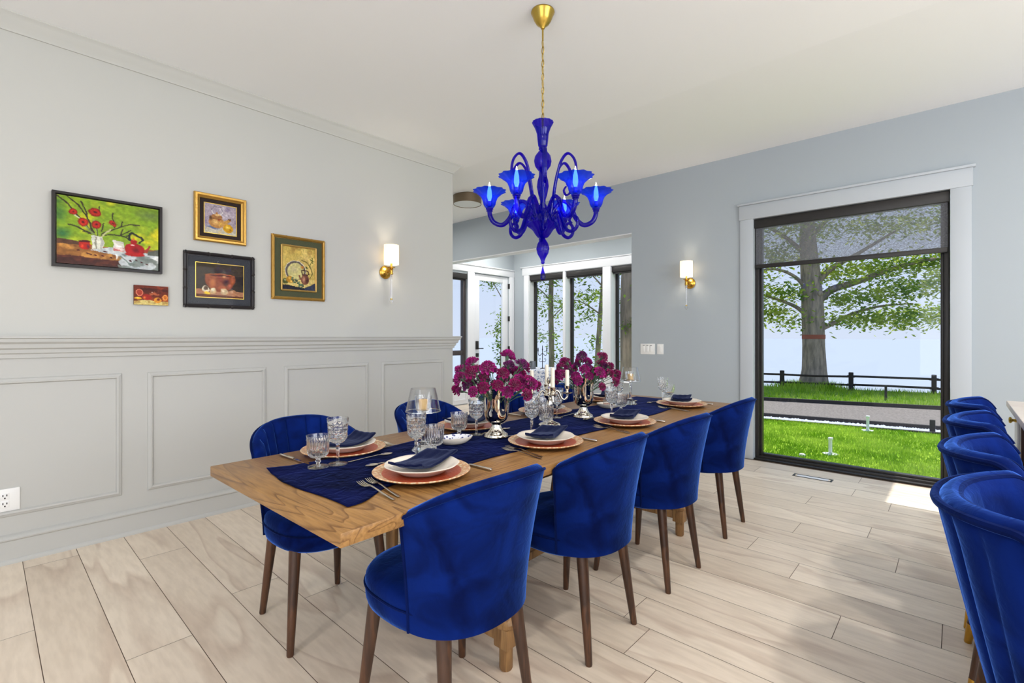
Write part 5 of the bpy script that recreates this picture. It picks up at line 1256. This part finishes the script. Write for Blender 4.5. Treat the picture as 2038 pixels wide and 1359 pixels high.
MB().lathe([(0.0, 0.0), (0.045, 0.0), (0.047, 0.004), (0.043, 0.12), (0.041, 0.12), (0.043, 0.008), (0.0, 0.006)], 32).build('body', pbr('pewter', S(128, 132, 138), 0.4, metal=0.5), t)
MB().tube(catmull([(-0.042, 0.0, 0.10), (-0.075, 0.0, 0.105), (-0.08, 0.0, 0.05), (-0.043, 0.0, 0.03)], 6), 0.005, 8).build('handle', M['iron'], t)

# ---------------------------------------------------------------- the garden
G = -0.5
def ground(name, pts, z, m, label, cat, thick=0.2, kind='structure'):
    mb = MB(); n = len(pts)
    mb.rings([[(p[0], p[1], z - thick) for p in pts], [(p[0], p[1], z) for p in pts]])
    o = mb.build(name, m, smooth=False); return tag(o, label, cat, None, kind)
ex = lambda y: 11.58 - 0.185 * y           # lawn edge
p0 = lambda y: 12.32 - 0.185 * y           # near edge of the drive
p1 = lambda y: 15.55 - 0.28 * y            # far edge of the drive
bk = lambda y: 19.75 - 0.28 * y            # top of the bank
YA, YB = -14.0, 8.6
ground('lawn', [(XF2 + 0.16, YA), (ex(YA), YA), (ex(2.2), 2.2), (XF2 + 0.16, 2.2)], G, M['lawn'], 'bright green mown lawn outside the tall window', 'lawn')
ground('lawn_side', [(7.55, 2.2), (ex(2.2), 2.2), (ex(8.6), 8.6), (11.0, 9.6), (9.6, 9.9), (XF2 + 0.16, 9.0), (XF2 + 0.16, 6.9), (7.55, 6.9)], G, M['lawn'], 'mown lawn beyond the sunroom windows', 'lawn')
ground('gravel_bed', [(ex(YA) + 0.07, YA), (p0(YA) - 0.07, YA), (p0(YB) - 0.07, YB), (ex(YB) + 0.07, YB)], G - 0.02, M['pebble'], 'strip of white pebbles between lawn and drive', 'gravel')
ground('driveway', [(p0(YA), YA), (p1(YA), YA), (p1(YB), YB), (p0(YB), YB)], G - 0.01, M['gravel'], 'grey gravel drive between lawn and lake bank', 'drive')
ground('bank', [(p1(YA) + 0.1, YA), (bk(YA), YA), (bk(YB), YB), (p1(YB) + 0.1, YB)], G + 0.02, M['bank'], 'rough grassy bank below the rail fence', 'bank')
ground('lake', [(bk(YA) + 0.3, -400), (900, -400), (900, 900), (bk(YB) + 0.3, 900)], -3.2, M['lake'], 'pale hazy lake beyond the fence', 'lake', 0.1)
ground('bank_slope', [(bk(YA) - 0.4, YA), (bk(YA) + 1.2, YA), (bk(YB) + 1.2, YB), (bk(YB) - 0.4, YB)], -1.6, M['bank'], 'bank dropping to the lake shore', 'bank', 1.8)
def edging(f, lab, h):
    m = MB(); m.rings([[(f(y) - 0.04, y, G - 0.1), (f(y) + 0.04, y, G - 0.1), (f(y) + 0.04, y, G + h), (f(y) - 0.04, y, G + h)] for y in (YA, 0.0, 6.0, YB)])
    return tag(m.build('edging_board', M['edging'], smooth=False), lab, 'edging')
edging(lambda y: ex(y) + 0.02, 'dark edging board along the lawn', 0.03)
edging(lambda y: p0(y) - 0.02, 'dark edging board between pebbles and drive', 0.05)
edging(lambda y: p1(y) + 0.04, 'dark timber edging along the far side of the drive', 0.08)
# pebbles and grass blades nobody could count
r = random.Random(4); m = MB()
for i in range(2600):
    y = r.uniform(-1.5, 7.5); u = r.uniform(0.10, 0.60); x = ex(y) + u; s = r.uniform(0.014, 0.034)
    vs = [(x + s * a, y + s * b, G - 0.015 + s * c * 0.8) for a, b, c in ((1, 0, 0), (-.9, .1, 0), (0, 1, 0), (.1, -1.1, 0), (0.1, 0, 1), (0, 0, -.6))]
    m.add(vs, [(0, 2, 4), (2, 1, 4), (1, 3, 4), (3, 0, 4)])
tag(m.build('pebbles', pbr('loose_white_pebbles', S(222, 222, 228), 0.8), smooth=False), 'loose white pebbles along the drive', 'pebbles', None, 'stuff')
def blades(name, n, fn, h0, h1, mat, label, seed):
    r = random.Random(seed); m = MB()
    for i in range(n):
        x, y, z = fn(r); h = r.uniform(h0, h1); a = r.uniform(0, 2 * PI); w = r.uniform(0.004, 0.009) * (1 + h * 3); lx, ly = r.uniform(-.5, .5) * h, r.uniform(-.5, .5) * h
        m.add([(x - w * math.cos(a), y - w * math.sin(a), z), (x + w * math.cos(a), y + w * math.sin(a), z), (x + lx, y + ly, z + h)], [(0, 1, 2)])
    tag(m.build(name, mat, smooth=False, fixn=False), label, 'grass', None, 'stuff')
def lawn_pt(r):
    x = r.uniform(7.0, 11.4); y = x * r.uniform(0.0, 0.32); return (min(x, ex(y) - 0.03), y, G)
blades('lawn_grass', 26000, lawn_pt, 0.025, 0.06, M['blade'], 'short grass blades of the lawn outside the tall window', 11)
def bank_pt(r):
    y = r.uniform(-1.0, 7.5); return (r.uniform(p1(y) + 0.15, bk(y) - 0.05), y, G + 0.02)
blades('bank_grass_tufts', 9000, bank_pt, 0.05, 0.16, M['blade'], 'longer grass on the bank below the fence', 12)
def tuft_pt(r):
    a = r.uniform(0, 2 * PI); q = 0.35 + abs(r.gauss(0, 0.35)); return (19.15 - 0.6 + q * math.cos(a), 3.62 + q * math.sin(a), G + 0.02)
blades('weeds', 2200, tuft_pt, 0.08, 0.30, M['blade'], 'tall weeds around the foot of the big tree', 13)
# fence
f = thing('rail_fence', 'low dark split-rail fence along the lake bank', 'fence', (0, 0, 0))
fx = lambda y: 19.35 - 0.27 * y
rz_ = random.Random(2)
posts = [-3.3, -1.4, 0.52, 2.50, 4.35, 6.4, 8.5]
for y in posts:
    x = fx(y); MB().bbox(x - 0.06, x + 0.06, y - 0.06, y + 0.06, G - 0.2, G + 0.60, 0.012).build('post', M['fence'], f)
for a, b in zip(posts[:-1], posts[1:]):
    for h in (0.20, 0.47):
        e = 0.03 * rz_.uniform(-1, 1)
        MB().tube([(fx(a), a - 0.1, G + h), (fx((a + b) / 2) + 0.02, (a + b) / 2, G + h + e - 0.01), (fx(b), b + 0.1, G + h + e * .5)], 0.034, 7).build('rail', M['fence'], f, angle=70)
# irrigation risers and small posts
def riser(loc, h, lab):
    t = thing('irrigation_riser', lab, 'garden pipe', loc)
    MB().lathe([(0.0, 0.0), (0.10, 0.0), (0.10, 0.02), (0.03, 0.03), (0.0, 0.03)], 20).build('base', M['pvc'], t)
    MB().tube([(0, 0, 0.02), (0, 0, h)], 0.024, 12).build('pipe', M['pvc'], t)
    MB().bbox(-0.03, 0.05, -0.028, 0.028, h, h + 0.035, 0.008).build('cap', M['pvc'], t)
riser((8.46, 1.385, G), 0.22, 'white pipe standing on the lawn nearer the window')
riser((11.02, 1.22, G), 0.25, 'white pipe standing at the lawn edge by the pebbles')
tag(MB().bbox(11.72, 11.80, 0.30, 0.38, G - 0.05, G + 0.22, 0.01).build('edge_stake', M['edging']), 'short dark stake in the white pebbles', 'stake')
tag(MB().tube([(16.5, 1.43, G), (16.5, 1.43, G + 0.42)], 0.03, 8).build('bank_stake', M['edging']), 'thin dark stake on the grassy bank', 'stake')
tag(MB().bbox(8.0, 8.07, 1.62, 1.70, G, G + 0.05, 0.02).build('sprinkler_head', M['pvc']), 'tiny white sprinkler head in the lawn', 'sprinkler')

# trees -----------------------------------------------------------------------
def leaves(m, r, c, rad, n, size):
    for i in range(n):
        d = Vector((r.gauss(0, 0.5), r.gauss(0, 0.5), r.gauss(0, 0.42)))
        p = Vector(c) + Vector((d.x * rad[0], d.y * rad[1], d.z * rad[2]))
        s = size * r.uniform(0.6, 1.25); a = r.uniform(0, 2 * PI); tl = r.uniform(-0.8, 0.8); ro = r.uniform(-0.8, 0.8)
        u = Vector((math.cos(a) * math.cos(tl), math.sin(a) * math.cos(tl), math.sin(tl))); w = Vector((-math.sin(a) * math.cos(ro), math.cos(a) * math.cos(ro), math.sin(ro)))
        m.add([p - u * s, p - u * s * .1 + w * s * .55, p + u * s, p - u * s * .1 - w * s * .55], [(0, 1, 2, 3)])
def tree(name, label, base, trunk, rads, branches, clusters, lsize, lmat, seed, extra=None):
    """trunk and branches as points relative to the base; clusters = (centre, radii, leaf count)"""
    t = thing(name, label, 'tree', base, 0, 'trees by the lake')
    m = MB(); m.tube(catmull(trunk, 5), [rads[min(int(i / 5), len(rads) - 2)] + (rads[min(int(i / 5) + 1, len(rads) - 1)] - rads[min(int(i / 5), len(rads) - 2)]) * ((i % 5) / 5) for i in range((len(trunk) - 1) * 5 + 1)], 20)
    m.build('trunk', M['bark'], t, angle=80)
    for pts, r0, r1 in branches:
        c = catmull(pts, 6); MB().tube(c, [r0 + (r1 - r0) * i / (len(c) - 1) for i in range(len(c))], 8).build('branch', M['bark'], t, angle=80)
    r = random.Random(seed); m = MB()
    for c, rad, n in clusters: leaves(m, r, c, rad, n, lsize)
    m.build('foliage', lmat, t, smooth=False, fixn=False)
    return t
RT = Vector((0.676, -0.737, 0)); FW = Vector((0.737, 0.676, 0))
def O(rt_, up_, fw_=0.0): return tuple(RT * rt_ + FW * fw_ + Vector((0, 0, up_)))
rr = random.Random(21)
cl = []
def spray(a, b, n, rad, count):
    for i in range(n):
        k = (i + .5) / n; cl.append((tuple(Vector(a) * (1 - k) + Vector(b) * k + Vector((rr.uniform(-.3, .3), rr.uniform(-.3, .3), rr.uniform(-.25, .25)))), rad, int(count * 1.6)))
spray(O(0.6, 2.2), O(4.9, 2.5, .5), 9, (0.75, 0.9, 0.35), 120)
spray(O(0.6, 2.9), O(5.0, 3.6, -.5), 9, (0.8, 0.9, 0.45), 135)
spray(O(0.5, 3.9), O(5.0, 4.4, .2), 9, (0.8, 0.9, 0.5), 140)
spray(O(-0.4, 2.3), O(-3.6, 2.5, .4), 6, (0.8, 0.8, 0.4), 120)
spray(O(-0.4, 3.2), O(-4.0, 3.7, -.4), 7, (0.8, 0.8, 0.5), 115)
spray(O(-0.3, 4.3), O(-4.0, 4.8), 7, (0.9, 0.8, 0.6), 110)
spray(O(-4.0, 5.4), O(5.2, 5.6), 14, (0.9, 1.2, 0.55), 100)
spray(O(-3.6, 6.6), O(4.4, 6.8), 11, (0.9, 1.2, 0.7), 90)
spray(O(-2.4, 7.8), O(3.0, 7.9), 7, (1.0, 1.2, 0.7), 80)
tree('oak_tree', 'big lakeside tree with thick trunk seen through the tall window', (19.15, 3.62, G),
     [O(0, -0.1), O(0, 0.12), O(0.02, 0.6), O(0.0, 1.4), O(-0.03, 2.6), O(-0.1, 3.8), O(-0.2, 5.2), O(-0.2, 7.2)], [0.56, 0.46, 0.37, 0.335, 0.335, 0.30, 0.24, 0.10],
     [([O(0.15, 2.95), O(0.7, 3.35, .1), O(1.6, 3.62, .2), O(2.9, 4.1, .1), O(4.0, 4.35, -.2), O(5.0, 4.1, -.3)], 0.15, 0.03),
      ([O(0.1, 3.55), O(0.6, 4.05), O(1.4, 4.55, -.2), O(2.6, 5.3, -.3)], 0.13, 0.03),
      ([O(0.15, 1.95), O(0.7, 2.2), O(1.6, 2.55, .3), O(2.6, 2.8, .4), O(3.8, 2.9, .5)], 0.09, 0.02),
      ([O(-0.1, 2.3), O(-0.6, 2.75), O(-1.3, 3.1, .3), O(-2.2, 3.4, .4)], 0.09, 0.02),
      ([O(-0.15, 3.2), O(-0.6, 3.75), O(-1.4, 4.0, -.2), O(-2.4, 3.9, -.3)], 0.08, 0.02),
      ([O(-0.15, 4.4), O(-0.9, 5.2, .2), O(-2.2, 5.9, .2)], 0.10, 0.03), ([O(-0.2, 5.0), O(0.8, 6.0, .1), O(2.0, 6.9)], 0.10, 0.03)],
     cl, 0.088, M['leaf'], 31)
tk = bpy.data.objects['oak_tree']
MB().lathe([(0.350, 1.66), (0.345, 1.66), (0.347, 1.80), (0.352, 1.80)], 24, cap0=False, cap1=False).build('rust_band', M['rust'], tk)
kn = MB(); kn.lathe([(0.0, 0.0), (0.05, 0.0), (0.075, -0.02), (0.085, 0.01), (0.06, 0.03)], 16); kn.xf(Matrix.Translation(Vector(O(0.02, 3.18, -0.325))) @ Matrix.Rotation(math.atan2(-FW.y, -FW.x), 4, 'Z') @ Matrix.Rotation(R(90), 4, 'Y')); kn.build('knot', M['bark'], tk)
# thick trunk close to the sunroom
cl = []
for z, n in ((1.9, 60), (2.5, 90), (3.2, 160), (4.0, 200), (4.8, 200)): cl.append((O(-0.35, z, .3), (0.7, 0.7, 0.5), n))
cl += [(O(-0.10, 1.95, -.22), (0.24, 0.2, 0.14), 90), (O(-0.5, 1.0, 1.2), (0.35, 0.6, 0.8), 160)]
tree('thick_tree', 'thick grey tree trunk close outside the third sunroom window', (8.98, 4.86, G),
     [O(0.02, -0.1), O(0, 0.2), O(0, 1.2), O(-0.01, 2.4), O(0.02, 3.6), O(0, 5.5)], [0.42, 0.33, 0.28, 0.27, 0.26, 0.2],
     [([O(0.0, 2.05, -.2), O(-0.1, 2.05, -.36), O(-0.2, 2.12, -.45)], 0.05, 0.015), ([O(0.0, 3.0), O(-0.7, 3.6, .2), O(-1.4, 4.1, .4)], 0.09, 0.03), ([O(0.0, 3.6), O(0.7, 4.4, .2), O(1.4, 5.0, .4)], 0.09, 0.03)],
     cl, 0.045, M['leafd'], 32)
cl = []
for z, n, w_ in ((1.2, 60, .35), (1.75, 70, .4), (2.3, 60, .5), (2.75, 90, .5), (3.3, 190, .7), (3.9, 260, .8), (4.6, 300, 1.0), (5.3, 260, 1.0)):
    cl.append((O(rr.uniform(-.25, .25), z, 0), (w_, w_, 0.3), n)); cl.append((O(rr.choice((-1, 1)) * 0.4, z + .2, 0), (w_ * .8, w_ * .8, 0.25), n // 2))
tree('slender_tree', 'slender tree outside the sunroom window nearest the glazed door', (10.28, 8.02, G),
     [O(0, -0.1), O(0.02, 1.2), O(0.0, 2.6), O(0.03, 4.2), O(0.0, 6.0)], [0.085, 0.075, 0.068, 0.055, 0.02],
     [([O(0, 2.7), O(-0.3, 3.0), O(-0.6, 3.1)], 0.02, 0.006), ([O(0, 3.2), O(0.4, 3.7), O(0.7, 3.9)], 0.025, 0.006), ([O(0, 2.2), O(0.3, 2.5), O(0.5, 2.5)], 0.015, 0.005), ([O(0, 3.8), O(-0.4, 4.4), O(-0.7, 4.6)], 0.025, 0.006)],
     [(c, q, int(n_ * 1.5)) for c, q, n_ in cl], 0.056, M['leafd'], 33)
cl = []
for z, x_, n, w_ in ((2.25, -.3, 90, .45), (2.55, -.75, 150, .5), (2.75, -.2, 150, .5), (3.2, -.8, 70, .4), (3.45, -.3, 200, .5), (3.6, -1.1, 160, .5), (4.1, -.2, 180, .6), (4.3, -.9, 200, .6), (4.9, -.4, 300, .9), (1.6, -.15, 40, .25), (5.5, -.5, 300, 1.0)):
    cl.append((O(x_, z, 0), (w_, w_, 0.26), n))
tree('leaning_tree', 'thin leaning tree outside the middle sunroom window', (10.35, 6.50, G),
     [O(-0.12, -0.1), O(-0.10, 1.0), O(-0.03, 2.2), O(0.05, 3.4), O(0.0, 5.6)], [0.085, 0.07, 0.055, 0.045, 0.015],
     [([O(-0.03, 2.3), O(-0.5, 2.6), O(-1.0, 2.7)], 0.022, 0.005), ([O(0.02, 3.0), O(-0.5, 3.5), O(-1.1, 3.65)], 0.022, 0.005), ([O(0.05, 3.6), O(-0.4, 4.2), O(-1.0, 4.4)], 0.022, 0.005)],
     [(c, q, int(n_ * 1.5)) for c, q, n_ in cl], 0.056, M['leafd'], 34)
cl = []
for z, x_, n, w_ in ((1.1, .1, 60, .2), (1.5, .06, 80, .25), (1.9, .04, 90, .25), (2.3, .1, 60, .2), (3.2, -.1, 90, .35), (3.5, -.25, 110, .35), (3.9, -.2, 140, .4), (4.5, .1, 200, .6)):
    cl.append((O(x_, z, 0), (w_, w_, 0.28), n))
tree('young_tree', 'young leafy tree seen through the glazed sunroom door', (9.42, 9.16, G),
     [O(0.1, -0.1), O(0.1, 1.2), O(0.12, 2.6), O(0.08, 4.6)], [0.05, 0.04, 0.03, 0.01],
     [([O(0.1, 2.8), O(-0.2, 3.3), O(-0.4, 3.5)], 0.014, 0.004)], [(c, q, int(n_ * 1.5)) for c, q, n_ in cl], 0.052, M['leafd'], 35)
# unseen eave added over the window wall to cut off the sun
tag(MB().box(XF2, 6.62, 0.47, 2.6, 2.98, 3.2).build('sun_block_eave', M['white'], smooth=False), 'unseen eave added above the tall window to block sun', 'eave', None, 'structure')

M['lens'] = pbr('lit_lens', S(255, 250, 240), 0.4, emit=(1, 0.95, 0.88, 1), estr=12.0)
# ---------------------------------------------------------------- sky, sun, lamps
wd = bpy.data.worlds.new('sky'); SC.world = wd; wd.use_nodes = True
nt = wd.node_tree; bg = nt.nodes['Background']
tc = node(nt, 'ShaderNodeTexCoord'); sp = node(nt, 'ShaderNodeSeparateXYZ'); link(nt, tc.outputs['Generated'], sp.inputs[0])
ra = node(nt, 'ShaderNodeValToRGB'); link(nt, sp.outputs['Z'], ra.inputs['Fac'])
cr = ra.color_ramp; cr.elements[0].position = 0.0; cr.elements[0].color = S(195, 206, 226); cr.elements[1].position = 0.9; cr.elements[1].color = S(130, 176, 236)
e = cr.elements.new(0.12); e.color = S(188, 202, 226); e = cr.elements.new(0.24); e.color = S(180, 200, 230); e = cr.elements.new(0.42); e.color = S(186, 212, 248)
link(nt, ra.outputs['Color'], bg.inputs['Color']); bg.inputs['Strength'].default_value = 1.22
def lamp(name, typ, loc, energy, color=(1, 1, 1), size=None, size_y=None, rot=None, **kw):
    d = bpy.data.lights.new(name, typ); d.energy = energy; d.color = color
    if size is not None:
        if typ == 'AREA':
            d.size = size
            if size_y: d.shape = 'RECTANGLE'; d.size_y = size_y
        elif typ == 'SUN': d.angle = size
        else: d.shadow_soft_size = size
    o = bpy.data.objects.new(name, d); COL.objects.link(o); o.location = loc
    if rot: o.rotation_euler = rot
    return o
def aim(o, d): o.rotation_euler = Vector(d).to_track_quat('-Z', 'Y').to_euler()
s = lamp('sun', 'SUN', (20, 20, 20), 5.0, (1.0, 0.95, 0.86), R(0.6)); el = R(69); aim(s, (-0.998 * math.cos(el), -0.06 * math.cos(el), -math.sin(el)))
# added fill lamps set in the wide openings behind the photographer
a = lamp('rear_fill_light', 'AREA', (-2.98, -1.2, 1.55), 92, (0.97, 0.985, 1.0), 3.6, 2.3); aim(a, (1, 0.0, 0.05))
a = lamp('kitchen_side_fill_light', 'AREA', (1.6, -3.98, 1.85), 135, (0.97, 0.985, 1.0), 4.2, 1.7); aim(a, (0, 1, 0.0))
for k, (x, y) in enumerate(((6.35, 3.6), (6.35, 5.0), (6.35, 6.1), (4.2, 5.9))):  # unseen downlights added to brighten the sunroom and hall
    zc_ = zceil(x)
    t = thing('downlight', ('added unseen sunroom downlight by the thick-trunk window', 'added unseen sunroom downlight over the patterned table', 'added unseen sunroom downlight by the glazed door', 'added unseen downlight in the hall behind the picture wall')[k], 'ceiling light', (x, y, 0))
    MB().lathe([(0.06, zc_ - 0.001), (0.085, zc_ - 0.001), (0.085, zc_ - 0.008), (0.06, zc_ - 0.006)], 28, cap0=False, cap1=False).build('ring', M['white'], t)
    MB().lathe([(0.0, zc_ - 0.002), (0.06, zc_ - 0.002), (0.06, zc_ - 0.005), (0.0, zc_ - 0.005)], 24).build('lens', M['lens'], t)
    lamp('downlight_lamp', 'AREA', (x, y, zc_ - 0.02), 15, (1, 0.97, 0.93), 0.12)
# recessed ceiling lamps of the open kitchen behind the photographer
for k, (x, y, e) in enumerate(((-1.2, 1.2, 14), (-1.2, -1.4, 20), (1.2, -1.05, 28), (2.5, -1.05, 22), (3.7, -1.05, 5))):
    t = thing('downlight', ('recessed downlight behind the photographer by the picture wall', 'recessed downlight behind the photographer by the kitchen', 'recessed downlight over the near end of the island', 'recessed downlight over the middle of the island', 'recessed downlight between island and window wall')[k], 'ceiling light', (x, y, 0))
    zc_ = zceil(x)
    MB().lathe([(0.06, zc_ - 0.001), (0.085, zc_ - 0.001), (0.085, zc_ - 0.008), (0.06, zc_ - 0.006)], 28, cap0=False, cap1=False).build('ring', M['white'], t)
    MB().lathe([(0.0, zc_ - 0.002), (0.06, zc_ - 0.002), (0.06, zc_ - 0.005), (0.0, zc_ - 0.005)], 24).build('lens', M['lens'], t)
    lamp('downlight_lamp', 'AREA', (x, y, zc_ - 0.02), e, (1, 0.97, 0.93), 0.12)
for (x, y) in ((2.485, YL - 0.104), (XF - 0.104, 2.185)):
    lamp('sconce_lamp', 'POINT', (x, y, 1.95), 5.0, (1, 0.86, 0.66), 0.03)
# ---------------------------------------------------------------- camera and view
cd = bpy.data.cameras.new('camera'); co = bpy.data.objects.new('camera', cd); COL.objects.link(co)
cd.sensor_fit = 'HORIZONTAL'; cd.sensor_width = 36.0; cd.lens = 967.0 / 2038.0 * 36.0; cd.shift_y = -10.5 / 2038.0; cd.clip_start = 0.02; cd.clip_end = 3000
co.location = (0, 0, 1.25); co.rotation_euler = (R(90), 0, R(42.529 - 90)); SC.camera = co
SC.view_settings.view_transform = 'Standard'; SC.view_settings.look = 'None'; SC.view_settings.gamma = 1.0; SC.view_settings.exposure = 0.07
SC.view_settings.use_curve_mapping = False
cy = SC.cycles
cy.max_bounces = 14; cy.transparent_max_bounces = 24; cy.transmission_bounces = 12; cy.glossy_bounces = 6; cy.diffuse_bounces = 5
cy.sample_clamp_indirect = 6.0; cy.use_denoising = True; cy.caustics_refractive = True; cy.caustics_reflective = False; cy.blur_glossy = 0.5
